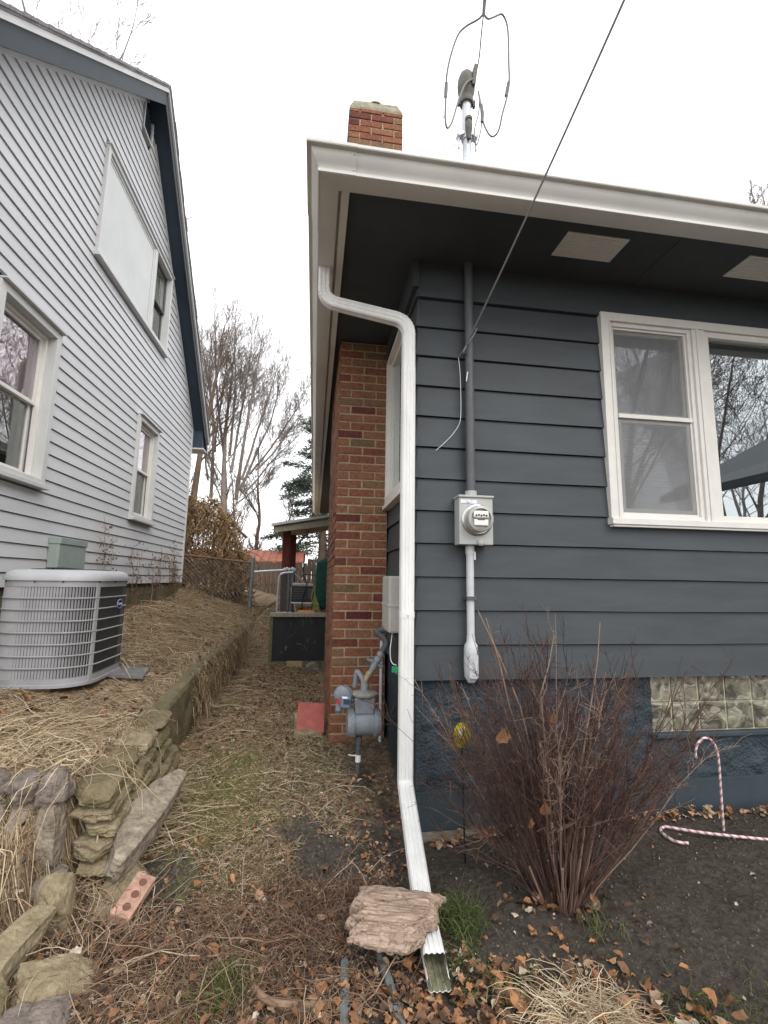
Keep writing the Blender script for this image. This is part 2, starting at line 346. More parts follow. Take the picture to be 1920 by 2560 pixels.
def build(name, mb, mats, parent=None, smooth=False, bevel=0.0, label=None, recalc=True, angle=40):
    me = bpy.data.meshes.new(name)
    org = Vector((0, 0, 0))
    V = np.array(mb.v, dtype=np.float64)
    if parent is None:
        org = Vector(((V[:, 0].min() + V[:, 0].max()) / 2, (V[:, 1].min() + V[:, 1].max()) / 2, V[:, 2].min()))
        V = V - np.array(org)
    me.from_pydata(V.tolist(), [], mb.f)
    if not isinstance(mats, (list, tuple)): mats = [mats]
    for q in mats: me.materials.append(q)
    me.polygons.foreach_set('material_index', np.array(mb.mi, dtype=np.int32))
    a = me.attributes.new('tint', 'FLOAT', 'POINT'); a.data.foreach_set('value', np.array(mb.t, dtype=np.float32))
    if recalc:
        b = bmesh.new(); b.from_mesh(me); bmesh.ops.recalc_face_normals(b, faces=b.faces); b.to_mesh(me); b.free()
    if smooth:
        me.polygons.foreach_set('use_smooth', np.ones(len(me.polygons), dtype=bool)); me.update()
        if angle: me.set_sharp_from_angle(angle=math.radians(angle))
    o = bpy.data.objects.new(name, me); COL.objects.link(o)
    o.location = org
    if parent is None: LOC[o.name] = org
    if parent is not None:
        o.parent = parent
        root = LOC.get(parent.name)
        if root is not None: o.matrix_parent_inverse = Matrix.Translation(-root)
    if bevel > 0:
        bv = o.modifiers.new('bevel', 'BEVEL'); bv.width = bevel; bv.segments = 2; bv.limit_method = 'ANGLE'
        bv.angle_limit = math.radians(50)
    if label: o['label'] = label
    return o

def raw(name, V, F4, tint, material, label=None, cat=None, kind=None, group=None, parent=None, tri=False):
    """fast path: numpy verts (n,3) and faces (m,4 or 3)"""
    V = np.asarray(V, dtype=np.float64); k = F4.shape[1]
    org = np.zeros(3)
    if parent is None:
        org = np.array([(V[:, 0].min() + V[:, 0].max()) / 2, (V[:, 1].min() + V[:, 1].max()) / 2, V[:, 2].min()])
    me = bpy.data.meshes.new(name)
    me.vertices.add(len(V)); me.vertices.foreach_set('co', (V - org).astype(np.float32).ravel())
    me.loops.add(F4.size); me.loops.foreach_set('vertex_index', F4.astype(np.int32).ravel())
    me.polygons.add(len(F4)); me.polygons.foreach_set('loop_start', np.arange(0, F4.size, k, dtype=np.int32))
    me.update(calc_edges=True)
    if tint is not None:
        a = me.attributes.new('tint', 'FLOAT', 'POINT'); a.data.foreach_set('value', np.asarray(tint, dtype=np.float32))
    me.materials.append(material); me.validate()
    o = bpy.data.objects.new(name, me); COL.objects.link(o); o.location = org
    if parent is not None:
        o.parent = parent
        if parent.name in LOC: o.matrix_parent_inverse = Matrix.Translation(-LOC[parent.name])
    if label: o['label'] = label
    if cat or kind or group: tag(o, label, cat, group, kind)
    return o

# many thin stems at once: arrays of polylines (n,k,3), radii (n,k)
def stems(PTS, RAD, ns=3):
    n, k, _ = PTS.shape
    T = np.empty_like(PTS); T[:, 1:-1] = PTS[:, 2:] - PTS[:, :-2]; T[:, 0] = PTS[:, 1] - PTS[:, 0]; T[:, -1] = PTS[:, -1] - PTS[:, -2]
    T /= np.linalg.norm(T, axis=2, keepdims=True) + 1e-9
    ref = np.tile(np.array([0.37, 0.61, 0.70]), (n, k, 1))
    A = np.cross(T, ref); A /= np.linalg.norm(A, axis=2, keepdims=True) + 1e-9
    B = np.cross(T, A)
    rings = [PTS + RAD[..., None] * (A * math.cos(2 * PI * j / ns) + B * math.sin(2 * PI * j / ns)) for j in range(ns)]
    V = np.stack(rings, axis=2).reshape(-1, 3)       # n,k,ns
    i = np.arange(n)[:, None, None] * k * ns; q = np.arange(k - 1)[None, :, None] * ns; j = np.arange(ns)[None, None, :]
    a = i + q + j; b = i + q + (j + 1) % ns; F = np.stack([a, b, b + ns, a + ns], axis=-1).reshape(-1, 4)
    return V, F

# ================================================================== GROUND
def _h(ix, iy, s):
    q = np.sin(ix * 127.1 + iy * 311.7 + s * 74.7) * 43758.5453
    return q - np.floor(q)
def vnoise(x, y, s=0):
    ix = np.floor(x); iy = np.floor(y); fx = x - ix; fy = y - iy
    fx = fx * fx * (3 - 2 * fx); fy = fy * fy * (3 - 2 * fy)
    a = _h(ix, iy, s); b = _h(ix + 1, iy, s); c = _h(ix, iy + 1, s); d = _h(ix + 1, iy + 1, s)
    return (a * (1 - fx) + b * fx) * (1 - fy) + (c * (1 - fx) + d * fx) * fy - 0.5
def sstep(a, b, x):
    t = np.clip((x - a) / (b - a), 0, 1); return t * t * (3 - 2 * t)

def H0(x, y):
    x = np.asarray(x, float); y = np.asarray(y, float)
    alley = np.interp(y, [-50, 0, 1.5, 2.0, 2.85, 3.4, 4, 7, 12], [-.1, -.02, 0, .03, .11, .18, .2, .26, .30])
    bed = np.interp(x, [.3, .63, 3.2], [.0, .052, .10]) * 1.0
    bed = np.where(y < 2.85, bed * sstep(1.2, 2.6, y) + 0.02 * sstep(2.9, 2.0, y), .055)
    w = sstep(.30, .66, x) * sstep(3.6, 2.9, y)
    g = alley * (1 - w) + bed * w
    # the raised bank in front of the white house
    edge = np.interp(y, [0, 2.2, 2.6, 3.0, 3.4, 9, 12], [-1.25, -1.25, -1.07, -1.05, -1.065, -1.065, -1.03])
    top = np.interp(y, [2.3, 2.9, 3.5, 4.8, 7, 9, 10, 14], [.40, .52, .55, .64, .66, .68, .78, .82])
    rise = np.clip(edge - x, 0, 1.7) * np.interp(y, [2.3, 4, 6, 9.5], [.10, .13, .22, .27])
    t = sstep(0.03, -0.05, x - edge) * sstep(2.05, 2.62, y - 0.10 * np.clip(-1.0 - x, 0, 1.5))
    g = g * (1 - t) + (top + rise) * t
    # back yard, a little higher
    by = sstep(7.3, 9.0, y) * sstep(-1.05, -.95, x)
    g = g * (1 - by) + np.interp(y, [7, 10, 14, 40, 200], [.72, .80, .85, 1.1, 1.1]) * by
    return g
def H(x, y):
    x = np.asarray(x, float); y = np.asarray(y, float)
    n = 0.05 * vnoise(x * 1.7, y * 1.7, 1) + 0.035 * vnoise(x * 5, y * 5, 2) + 0.018 * vnoise(x * 14, y * 14, 3) + 0.010 * vnoise(x * 33, y * 33, 4)
    return H0(x, y) + n * 0.9
def h1(x, y): return float(H(np.array([x]), np.array([y]))[0])

def ground():
    xs = np.concatenate([[-300, -150, -70, -35, -20, -12, -8, -5, -4, -3.3], np.arange(-2.8, 3.6, 0.025), [3.8, 4.2, 5, 6, 8, 12, 20, 35, 70, 150, 300]])
    ys = np.concatenate([[-300, -150, -70, -35, -18, -10, -5, -3, -1.5, -.5, .3], np.arange(.7, 4.6, 0.025), np.arange(4.6, 12, 0.06), [12.5, 13, 14, 15, 17, 20, 25, 32, 45, 70, 120, 220, 400]])
    X, Y = np.meshgrid(xs, ys); Z = H(X, Y)
    V = np.stack([X, Y, Z], -1).reshape(-1, 3); nx = len(xs); ny = len(ys)
    i = np.arange(ny - 1)[:, None] * nx + np.arange(nx - 1)[None, :]
    F = np.stack([i, i + 1, i + nx + 1, i + nx], -1).reshape(-1, 4)
    o = raw('ground', V, F, None, M['ground'], kind='structure')
    x, y = V[:, 0], V[:, 1]
    bank = ((x < -1.0) & (y > 2.3)) * 1.0
    straw = np.clip(bank + sstep(3.3, 4.5, y) * 0.75 + sstep(.35, -.2, x) * 0.55, 0, 1)
    straw = np.where((x > .1) & (y < 2.9) & (y > 1.9), np.minimum(straw, .12 + .6 * sstep(.5, .1, x)), straw); straw = np.where((y >= 2.9) & (x < .62) & (x > 0), np.maximum(straw, .5), straw)
    dark = np.exp(-((x + .66) ** 2 / .03 + (y - 2.5) ** 2 / .05)) + .8 * np.exp(-((x - .15) ** 2 / .04 + (y - 2.55) ** 2 / .06))
    straw = np.clip(straw - 1.1 * dark, 0, 1)
    moss = np.exp(-((x + .55) ** 2 / .10 + (y - 3.3) ** 2 / .6)) * 1.0 * (x > -1.0) + .5 * (sstep(-1.0, -1.2, x) * sstep(3.9, 3.3, y)) * (y > 2.5)
    moss = np.clip(moss, 0, 1)
    a = o.data.attributes.new('zone', 'FLOAT_COLOR', 'POINT')
    a.data.foreach_set('color', np.stack([straw, moss, dark * 0, np.ones_like(x)], -1).astype(np.float32).ravel())
    o.data.polygons.foreach_set('use_smooth', np.ones(len(o.data.polygons), dtype=bool))
ground()

# ================================================================== GRAY HOUSE (right)
FY, SX = 2.85, 0.62
PF = lambda u, n, z: (u, FY - n, z)                 # front wall
PS = lambda u, n, z: (SX - n, u, z)                 # side wall facing the alley
gh = thing('gray_house', 'dark gray clapboard bungalow with white gutters and a brick chimney', 'house', (4.0, 8.0, 0.0))
Z_SID0, EXPO = 0.903, 0.2075
LIP, TUCK = 0.0, -0.018
def lap_siding(name, segs, material, parent, P, expo, z0, lip, n_rows, backn, label=None, wave=0.0, slot=.006):
    """segs(zlo,zhi) -> list of (u0lo,u1lo,u0hi,u1hi): each board a wedge whose lower edge stands proud"""
    b = MB()
    for i in range(n_rows):
        zl = z0 + i * expo; zh = zl + expo
        for (a0, a1, b0, b1) in segs(zl, zh, i):
            if a1 - a0 < 0.004 and b1 - b0 < 0.004: continue
            t = rng.random()
            ns = max(1, int((a1 - a0) / .45)) if wave else 1
            ph = rng.uniform(0, 50); vs = []; fs = []
            for q in range(ns + 1):
                f = q / ns; a = a0 + (a1 - a0) * f; c = b0 + (b1 - b0) * f
                w = wave * math.sin(a * 2.1 + ph) + wave * .7 * math.sin(a * 5.3 + ph * 2); wn = wave * .6 * math.sin(a * 3.1 + ph * 3)
                vs += [P(a, lip + wn, zl + w), P(a, lip - .001 + wn, zl + .004 + w), P(c, backn, zh - slot), P(a, backn - .022, zl + w), P(c, backn - .022, zh)]
                if q: o = 5 * (q - 1); fs += [(o + 1, o + 6, o + 7, o + 2), (o, o + 5, o + 6, o + 1), (o + 3, o + 8, o + 5, o), (o + 2, o + 7, o + 9, o + 4)]
            fs += [(0, 1, 2, 3), (5 * ns, 5 * ns + 3, 5 * ns + 2, 5 * ns + 1)]
            b.add(vs, fs, t)
    return build(name, b, material, parent, label=label)
def front_segs(zl, zh, i):
    if zl > 1.80 and zl < 3.38: return [(SX + .012, 1.965, SX + .006, 1.965), (5.2, 9.0, 5.2, 9.0)]
    return [(SX + (.004 * ((i * 7) % 5)) , 9.0, SX + .006, 9.0)]
lap_siding('wall', front_segs, M['gray_siding'], gh, PF, EXPO, Z_SID0, 0.0, 12, -0.017, wave=.0013)
def side_segs(zl, zh, i):
    if 2.05 < zl + .1 < 3.55: return [(FY, 3.17, FY, 3.17), (4.02, 15.0, 4.02, 15.0)]
    return [(FY - .0, 15.0, FY, 15.0)]
lap_siding('side_wall', side_segs, M['gray_siding'], gh, PS, EXPO, Z_SID0, 0.004, 13, -0.014)
b = MB()
b.box(SX + .01, 9.0, FY - .012, FY + .03, 3.392, 3.66)          # frieze board under the soffit
b.box(SX - .03, SX + .01, FY - .03, 15.0, 3.45, 3.66)
build('frieze_board', b, M['gray_siding'], gh)
b = MB()                                                         # plywood behind the boards, so no daylight comes through
b.box(SX + .09, 1.965, FY + .045, FY + .06, 0.92, 3.64); b.box(1.965, 5.2, FY + .046, FY + .06, .92, 1.85); b.box(5.2, 9, FY + .046, FY + .06, .92, 3.64)
b.box(SX + .09, 9, FY + .24, FY + .26, -.2, .93)
b.box(1.965, 5.2, FY + .046, FY + .06, 3.44, 3.64)
b.box(SX + .05, SX + .08, FY + .07, 3.17, 0.5, 3.64); b.box(SX + .05, SX + .08, 4.02, 15, 0.5, 3.64); b.box(SX + .05, SX + .08, 3.17, 4.02, .5, 2.1)
b.box(SX + .05, 9, 14.95, 15, 0, 3.64); b.box(8.95, 9, FY + .07, 14.94, 0, 3.64)
build('sheathing', b, M['black_room'], gh)
# foundation: rough stucco above a smooth ledge
def stucco_strip():
    xs = np.arange(SX + .026, 5.6, .014); zs = np.arange(.262, .915, .014)
    X, Z = np.meshgrid(xs, zs)
    N = np.vectorize(lambda a, c: mnoise.fractal(Vector((a * 9, c * 13, 3.1)), 0.9, 2.1, 4))(X, Z)
    Y = FY + .052 - .016 * np.clip(N, -1, 1.4)
    V = np.stack([X, Y, Z], -1).reshape(-1, 3); nx = len(xs)
    i = np.arange(len(zs) - 1)[:, None] * nx + np.arange(nx - 1)[None, :]
    keep = ~((X[:-1, :-1] > 2.205) & (Z[:-1, :-1] > .535))
    F = np.stack([i, i + 1, i + nx + 1, i + nx], -1)[keep]
    o = raw('foundation', V, F, None, M['stucco'], parent=gh)
    o.data.polygons.foreach_set('use_smooth', np.ones(len(o.data.polygons), dtype=bool))
stucco_strip()
b = MB(); b.box(SX + .026, 5.6, FY + .035, FY + .22, -.35, .262)
for k in range(5): b.box(SX + .6 + k * 1.1, SX + .604 + k * 1.1, FY + .032, FY + .04, -.2, .255)
build('foundation_ledge', b, M['ledge'], gh, bevel=.006)
b = MB(); b.box(SX + .021, SX + .05, FY + .04, 15, -.35, .905); b.box(5.6, 9, FY + .05, FY + .08, -.3, .91)
build('foundation', b, M['stucco'], gh)
b = MB(); b.box(SX + .01, 5.5, FY - .05, FY + .034, -.25, .052)
for k in range(14):
    x = .7 + k * .33; b.obox((x, FY - .03, .052 + .006 * (k % 3)), (0, .02 * (k % 3), .1 * (k % 5 - 2)), (.3, .05, .018))
build('footing', b, M['conc'], gh, bevel=.005)

# soffit, vents, fascia, gutter
ZS, ZG = 3.64, 3.60
GX, GY = 0.058, 2.292
b = MB()
b.box(GX + .065, 9.3, GY + .003, FY + .05, ZS, ZS + .02); b.box(GX + .065, SX + .06, FY + .05, 15.48, ZS, ZS + .02)
build('soffit', b, M['soffit_dark'], gh)
for x in (.98, 2.20, 3.42, 4.64):
    b = MB(); b.box(x, x + .012, GY + .01, FY - .02, ZS - .0035, ZS - .001); build('soffit_seam', b, M['soffit_dark'], gh)
for y in (4.2, 5.42, 6.64, 7.9):
    b = MB(); b.box(GX + .07, SX - .04, y, y + .012, ZS - .0035, ZS - .001); build('soffit_seam', b, M['soffit_dark'], gh)
b = MB(); b.box(GX + .018, GX + .062, GY + .004, 15.5, ZS - .03, ZS + .12)
b.box(GX + .0, GX + .018, GY + .004, 15.5, ZS + .008, ZS + .12); b.box(GX, 9.3, GY, GY + .003, ZS - .003, ZS + .12)
build('fascia', b, M['white_trim'], gh)
for (x0, x1) in ((1.475, 1.89), (2.755, 3.17), (4.03, 4.45)):
    v = MB(); v.box(x0, x1, 2.405, 2.617, ZS - .006, ZS)
    for k in range(9): v.box(x0 + .03, x1 - .03, 2.425 + k * .021, 2.431 + k * .021, ZS - .009, ZS - .006)
    build('soffit_vent', v, M['white_trim'], gh)
# K-style gutter profile: (outward, up)
prof = [(0, .125), (0, 0), (.100, 0), (.108, .004), (.108, .020), (.103, .024), (.106, .034), (.116, .050), (.130, .066), (.141, .086), (.146, .104), (.152, .107), (.168, .107), (.171, .112), (.171, .128), (.165, .131), (.160, .128), (.135, .10), (.1, .02), (.01, .01), (.01, .125)]
def gutter():
    b = MB()
    k = len(prof)
    far = 15.6
    pts = []
    vs = [(GX - d, far, ZG + z) for d, z in prof] + [(GX - d, GY - d, ZG + z) for d, z in prof] + [(9.4, GY - d, ZG + z) for d, z in prof]
    fs = [(r * k + i, r * k + (i + 1) % k, (r + 1) * k + (i + 1) % k, (r + 1) * k + i) for r in range(2) for i in range(k)]
    fs.append(tuple(range(k))); fs.append(tuple(2 * k + i for i in range(k)))
    b.add(vs, fs)
    g = build('gutter', b, M['gutter'], gh, smooth=True, angle=28)
    # the overlapping corner piece and its rivets
    c = MB(); e = .004
    xs = .145
    p2 = [(d + e, z - e * .5) for d, z in prof[2:15]]
    kk = len(p2)
    vs = [(GX - d, GY - d, ZG + z) for d, z in p2] + [(xs, GY - d, ZG + z) for d, z in p2]
    vs += [(GX - d, GY - d, ZG + z) for d, z in p2] + [(GX - d, 2.62, ZG + z) for d, z in p2]
    fs = [(i, i + 1, kk + i + 1, kk + i) for i in range(kk - 1)] + [(2 * kk + i, 2 * kk + i + 1, 3 * kk + i + 1, 3 * kk + i) for i in range(kk - 1)]
    c.add(vs, fs)
    build('corner_piece', c, M['gutter'], g, smooth=True, angle=28)
    for z, d in ((.088, .1415), (.03, .1045)):
        r = MB(); r.lathe([(.0035, 0), (.0035, .004), (.0015, .006)], (xs - .012, GY - d - .005, ZG + z), (PI / 2, 0, 0), 8)
        build('rivet', r, M['steel'], g)
gutter()
# low hip roof
b = MB()
e0, e1, r0 = -.06, 9.4, 15.6
zr = ZG + .125
b.add([(GX - .09, GY - .09, zr), (9.4, GY - .09, zr), (9.4, r0, zr), (GX - .09, r0, zr), (4.7, GY + 4.7, zr + 1.75), (4.7, r0 - 4.7, zr + 1.75)],
      [(0, 1, 4), (1, 2, 5, 4), (2, 3, 5), (3, 0, 4, 5), (3, 2, 1, 0)])
build('roof', b, M['shingle'], gh)

# ------------------------------------------------------------------ downspout
def rect_sec(w, d, ribs=3):
    """ribbed rectangular pipe section, width along a, depth along b"""
    s = []; c = .008
    def side(p, q, n):
        p = np.array(p); q = np.array(q); t = (q - p); L = np.linalg.norm(t); t = t / L; nn = np.array([t[1], -t[0]])
        out = [p + t * c]
        for k in range(n):
            m = (k + 1) / (n + 1) * L
            out += [p + t * (m - .007), p + t * (m - .004) - nn * .004, p + t * (m + .004) - nn * .004, p + t * (m + .007)]
        out.append(q - t * c); return out
    h, e = w / 2, d / 2
    s += side((-h, -e), (h, -e), ribs) + side((h, -e), (h, e), 1) + side((h, e), (-h, e), ribs) + side((-h, e), (-h, -e), 1)
    return [tuple(q) for q in s]
def arc_path(P, r=.08, n=6):
    P = [np.array(p, float) for p in P]; out = [P[0]]
    for i in range(1, len(P) - 1):
        a = P[i - 1] - P[i]; c = P[i + 1] - P[i]; la = np.linalg.norm(a); lc = np.linalg.norm(c); a /= la; c /= lc
        d = min(r, la * .45, lc * .45); p0 = P[i] + a * d; p1 = P[i] + c * d
        for k in range(n + 1):
            t = k / n; out.append((1 - t) ** 2 * p0 + 2 * t * (1 - t) * P[i] + t * t * p1)
    out.append(P[-1]); return out
def pipe_sweep(b, path, sec, ref):
    fr = []; ref = np.array(ref, float)
    for i in range(len(path)):
        t = path[min(i + 1, len(path) - 1)] - path[max(i - 1, 0)]; t = t / np.linalg.norm(t)
        a = ref - t * ref.dot(t); a /= np.linalg.norm(a); c = np.cross(t, a); fr.append((a, c))
    b.sweep(path, fr, sec, True, False)
DX, DY = .553, 2.775
b = MB()
top = [(0.0, 2.965, ZG + .0), (0.0, 2.955, 3.36), (DX, DY + .01, 3.165), (DX, DY, 2.8)]
p = arc_path(top, .10, 8)
sec = rect_sec(.080, .064, 2)
# section faces: keep the wide face towards the camera all the way down
fr = []
for i in range(len(p)):
    t = p[min(i + 1, len(p) - 1)] - p[max(i - 1, 0)]; t /= np.linalg.norm(t)
    c = np.array([0, 1, 0.]); c -= t * c.dot(t); c /= np.linalg.norm(c); a = np.cross(c, t); fr.append((-a if a[0] < 0 and abs(t[2]) > .7 else a, c))
for i in range(1, len(fr)):
    if np.dot(fr[i][0], fr[i - 1][0]) < 0: fr[i] = (-fr[i][0], fr[i][1])
crimp = [1.0] * len(p)
vs = []
b.sweep(p, fr, sec, True, False)
ds = build('downspout', b, M['downspout'], gh, smooth=True, angle=25)
b = MB()
for i in range(1, 9):
    q = p[i]; a, c = fr[i]; s2 = [(u * 1.045, w * 1.05) for u, w in sec]
    t = np.cross(a, c); b.sweep([q - t * .003, q + t * .003], [fr[i], fr[i]], s2, True, True)
build('elbow_crimp', b, M['downspout'], ds); b = MB()
for i in range(len(p) - 10, len(p) - 1):
    q = p[i]; a, c = fr[i]; s2 = [(u * 1.03, w * 1.04) for u, w in sec]
    t = np.cross(a, c); b.sweep([q - t * .003, q + t * .003], [fr[i], fr[i]], s2, True, True)
build('elbow_crimp', b, M['downspout'], ds)
b = MB()
low = [(DX, DY, 2.84), (DX, DY, .365), (.508, 2.14, .128), (.494, 1.90, .10)]
p = arc_path(low, .035, 6); sec = rect_sec(.082, .066, 3)
pipe_sweep(b, p, sec, (1, 0, 0))
ns_ = len(sec)
for i in range(ns_):                                     # the mouth is cut on the slant, its floor longest
    x, y, z = b.v[-ns_ + i]; k = min(1, max(0, (.118 - z) / .032))
    b.v[-ns_ + i] = (x, y - .085 * k, z - .006 * k)
mouth = list(b.v[-ns_:])
build('downspout', b, M['downspout'], gh, smooth=True, angle=25)
b = MB(); sec2 = [(u * .95, w * .94) for u, w in sec]; q = [p[-1] - (p[-1] - p[-2]) / np.linalg.norm(p[-1] - p[-2]) * .30, p[-1] - (p[-1] - p[-2]) * .001]
pipe_sweep(b, q, sec2, (1, 0, 0))
for i in range(ns_):
    x, y, z = b.v[-ns_ + i]; k = min(1, max(0, (.118 - z) / .032))
    b.v[-ns_ + i] = (x, y - .083 * k, z - .006 * k)
build('spout_lining', b, M['spout_inside'], ds)
for z in (1.297, 2.83):
    b = MB(); s2 = [(u * 1.05, w * 1.08) for u, w in rect_sec(.082, .066, 3)]
    b.sweep([(DX, DY, z - .018), (DX, DY, z - .016), (DX, DY, z + .016), (DX, DY, z + .018)], [((1, 0, 0), (0, 1, 0))] * 4, s2, True, True)
    b.lathe([(.006, 0), (.006, .004), (.002, .006)], (DX + .005, DY - .036, z), (PI / 2, 0, 0), 8)
    if z < 2: build('strap', b, M['downspout'], ds)

# ------------------------------------------------------------------ windows
def ring(b, P, u0, u1, z0, z1, w, n0, n1):
    """rectangular frame made of four butted boards"""
    b.mbox(P, u0, u0 + w, n0, n1, z0, z1); b.mbox(P, u1 - w, u1, n0, n1, z0, z1)
    b.mbox(P, u0 + w, u1 - w, n0, n1, z1 - w, z1); b.mbox(P, u0 + w, u1 - w, n0, n1, z0, z0 + w)
wf = MB()
U0, U1, V0, V1 = 1.948, 5.2, 1.93, 3.412
wf.mbox(PF, U0, U0 + .068, -.10, .028, V0, V1); wf.mbox(PF, U0 + .068, U1, -.10, .028, V1 - .062, V1)
wf.mbox(PF, 2.672, 2.772, -.10, .022, V0, V1 - .062); wf.mbox(PF, 2.700, 2.722, .022, .030, V0, V1 - .062)
wf.mbox(PF, 4.45, 4.53, -.10, .022, V0, V1 - .062)
wf.mbox(PF, U0 - .002, U1, -.10, .045, 1.888, V0)               # sill
wf.mbox(PF, U0 + .01, U1, -.10, .034, 1.872, 1.888)
wf.mbox(PF, U0 + .056, U0 + .068, .028, .034, V0, V1 - .05)
front_win = build('window', wf, M['white_trim'], gh, bevel=.003, label='white framed double hung and picture window on the clapboard front')
def sash(P, u0, u1, z0, z1, w, n0, n1, parent, m='white_trim', name='sash', bottom=None):
    b = MB(); ring(b, P, u0, u1, z0, z1, w, n0, n1)
    return build(name, b, M[m], parent, bevel=.002)
def pane(P, u0, u1, z0, z1, n, parent, m='glass', name='pane'):
    b = MB(); b.mbox(P, u0, u1, n - .004, n, z0, z1); return build(name, b, M[m], parent)
b = MB(); ring(b, PF, 2.016, 2.672, V0, V1 - .062, .030, -.06, .006); ring(b, PF, 2.046, 2.642, V0 + .03, V1 - .092, .016, -.06, -.008)
build('inner_frame', b, M['white_trim'], front_win, bevel=.002)
b = MB(); b.mbox(PF, 2.062, 2.640, -.028, .004, 2.642, 2.672); build('meeting_rail', b, M['white_trim'], front_win, bevel=.002)
sash(PF, 2.062, 2.626, 2.672, 3.304, .022, -.05, -.030, front_win); sash(PF, 2.062, 2.626, 1.976, 2.642, .028, -.034, -.014, front_win)
pane(PF, 2.084, 2.604, 2.694, 3.282, -.040, front_win, 'glass_dim'); pane(PF, 2.090, 2.598, 2.004, 2.614, -.024, front_win, 'glass_dim')
b = MB(); ring(b, PF, 2.772, 4.45, V0, V1 - .062, .045, -.06, .008); build('inner_frame', b, M['white_trim'], front_win, bevel=.003)
pane(PF, 2.817, 4.405, 1.975, 3.305, -.03, front_win)
b = MB()
for k in range(26): b.mbox(PF, 2.092, 2.598, -.079, -.060, 2.008 + k * .0235, 2.028 + k * .0235)
build('blind', b, M['blind'], front_win)
b = MB(); b.mbox(PF, 2.08, 2.62, -.11, -.10, 2.02, 3.30)
build('curtain', b, M['upper_curtain'], front_win)
b = MB(); b.mbox(PF, 2.046, 2.642, -.0125, -.0115, 1.96, 2.642); b.mbox(PF, 2.062, 2.626, -.0275, -.0265, 2.672, 3.30)
build('insect_screen', b, M['screen'], front_win)
b = MB(); b.mbox(PF, 2.80, 4.42, -.16, -.10, 3.185, 3.30); build('roller_shade', b, M['shade'], front_win)
b = MB(); b.box(1.97, 5.19, FY + .11, FY + .114, 1.9, 1.93); b.box(1.97, 5.19, 5.6, 5.64, .9, 3.6); b.box(1.95, 1.97, FY + .10, 5.6, .9, 3.6); b.box(1.97, 5.2, FY + .10, 5.6, 3.56, 3.6); b.box(1.97, 5.2, FY + .115, 5.6, .9, .94)
build('room', b, M['room'], gh)
# side window behind the downspout
b = MB(); ring(b, PS, 3.17, 4.02, 2.13, 3.50, .075, -.08, .03); b.mbox(PS, 3.15, 4.04, -.08, .05, 2.095, 2.13)
sw = build('window', b, M['white_trim'], gh, bevel=.003, label='narrow white framed window on the alley side')
sash(PS, 3.245, 3.945, 2.205, 3.425, .04, -.05, -.01, sw); pane(PS, 3.285, 3.905, 2.245, 3.385, -.03, sw)
b = MB(); b.mbox(PS, 3.2, 4.0, -.4, -.36, 2.1, 3.5); build('curtain', b, M['blind'], sw)
# glass-block basement window
b = MB(); b.mbox(PF, 2.206, 5.6, -.13, -.066, .53, .90); gb = build('glass_block_window', b, mat('cream_mortar', (0.46, 0.44, 0.30), 0.8, 0.2, 30), gh)
k = 0
for r in range(2):
    for c in range(9):
        u = 2.158 + c * .2035; z = .552 + r * .180 if r == 0 else .730
        zh = .722 if r == 0 else .905
        q = MB(); q.mbox(PF, max(u + .006, 2.214), u + .197, -.12, -.056 , z, zh)
        build('glass_block', q, M['block_glass'], gb, bevel=.008)
b = MB(); b.mbox(PF, 2.20, 5.6, -.09, -.02, .515, .545); build('sill', b, M['ledge'], gb, bevel=.006)

# ------------------------------------------------------------------ brick chimney
def bricks(b, P, u0, u1, z0, z1, course, length, joint, depth, seed, n=0.0, phase=0):
    r = np.random.default_rng(seed); z = z0; i = 0
    while z < z1 - .02:
        off = (0 if (i + phase) % 2 == 0 else -length / 2)
        u = u0 + off
        while u < u1 - .012:
            a = max(u, u0); c = min(u + length - joint, u1)
            if c - a > .02:
                d = r.normal(0, .0015); t = r.choice([0.02, .18, .36, .45, .55, .62, .72, .85, .98], p=[.07, .09, .15, .17, .17, .13, .10, .07, .05])
                dz = r.normal(0, .001)
                j = r.normal(0, .0012, 4)
                zt = min(z + course - joint, z1)
                c8 = [P(a + j[0], n + d, z + dz), P(c + j[1], n + d, z + dz), P(c + j[1], n - depth, z + dz), P(a + j[0], n - depth, z + dz),
                      P(a + j[2], n + d, zt + dz), P(c + j[3], n + d, zt + dz), P(c + j[3], n - depth, zt + dz), P(a + j[2], n - depth, zt + dz)]
                b.hexa(c8, float(np.clip(t + r.normal(0, .05), 0, 1)))
            u += length
        z += course; i += 1
CX0, CX1, CY0, CY1 = .165, .62, 3.98, 5.95
PCF = lambda u, n, z: (u, CY0 - n, z)
PCL = lambda u, n, z: (CX0 - n, u, z)
b = MB(); bricks(b, PCF, CX0 + .002, CX1 - .003, .05, 3.63, .0746, .2265, .0135, .05, 5)
ch = build('chimney', b, M['brick'], gh, bevel=.003)
b = MB(); bricks(b, PCL, CY0 + .054, CY1, .05, 3.63, .0746, .2265, .0135, .05, 6, phase=1); build('chimney_side', b, M['brick'], ch, bevel=.003)
b = MB(); b.box(CX0 + .010, CX1 - .006, CY0 + .007, CY1 - .01, -.1, 3.63); build('mortar', b, M['mortar'], ch)
TX0, TX1, TY0, TY1 = .182, .718, 3.99, 4.62
PTF = lambda u, n, z: (u, TY0 - n, z); PTL = lambda u, n, z: (TX0 - n, u, z)
b = MB(); bricks(b, PTF, TX0 + .002, TX1 - .002, 3.75, 6.10, .0746, .2265, .0135, .05, 8)
build('chimney_stack', b, M['brick'], ch, bevel=.003)
b = MB(); bricks(b, PTL, TY0 + .054, TY1, 3.75, 6.10, .0746, .2265, .0135, .05, 9, phase=1); build('chimney_stack', b, M['brick'], ch, bevel=.003)
b = MB(); b.box(TX0 + .012, TX1 - .008, TY0 + .009, TY1, 3.72, 6.10); build('mortar', b, M['mortar'], ch)
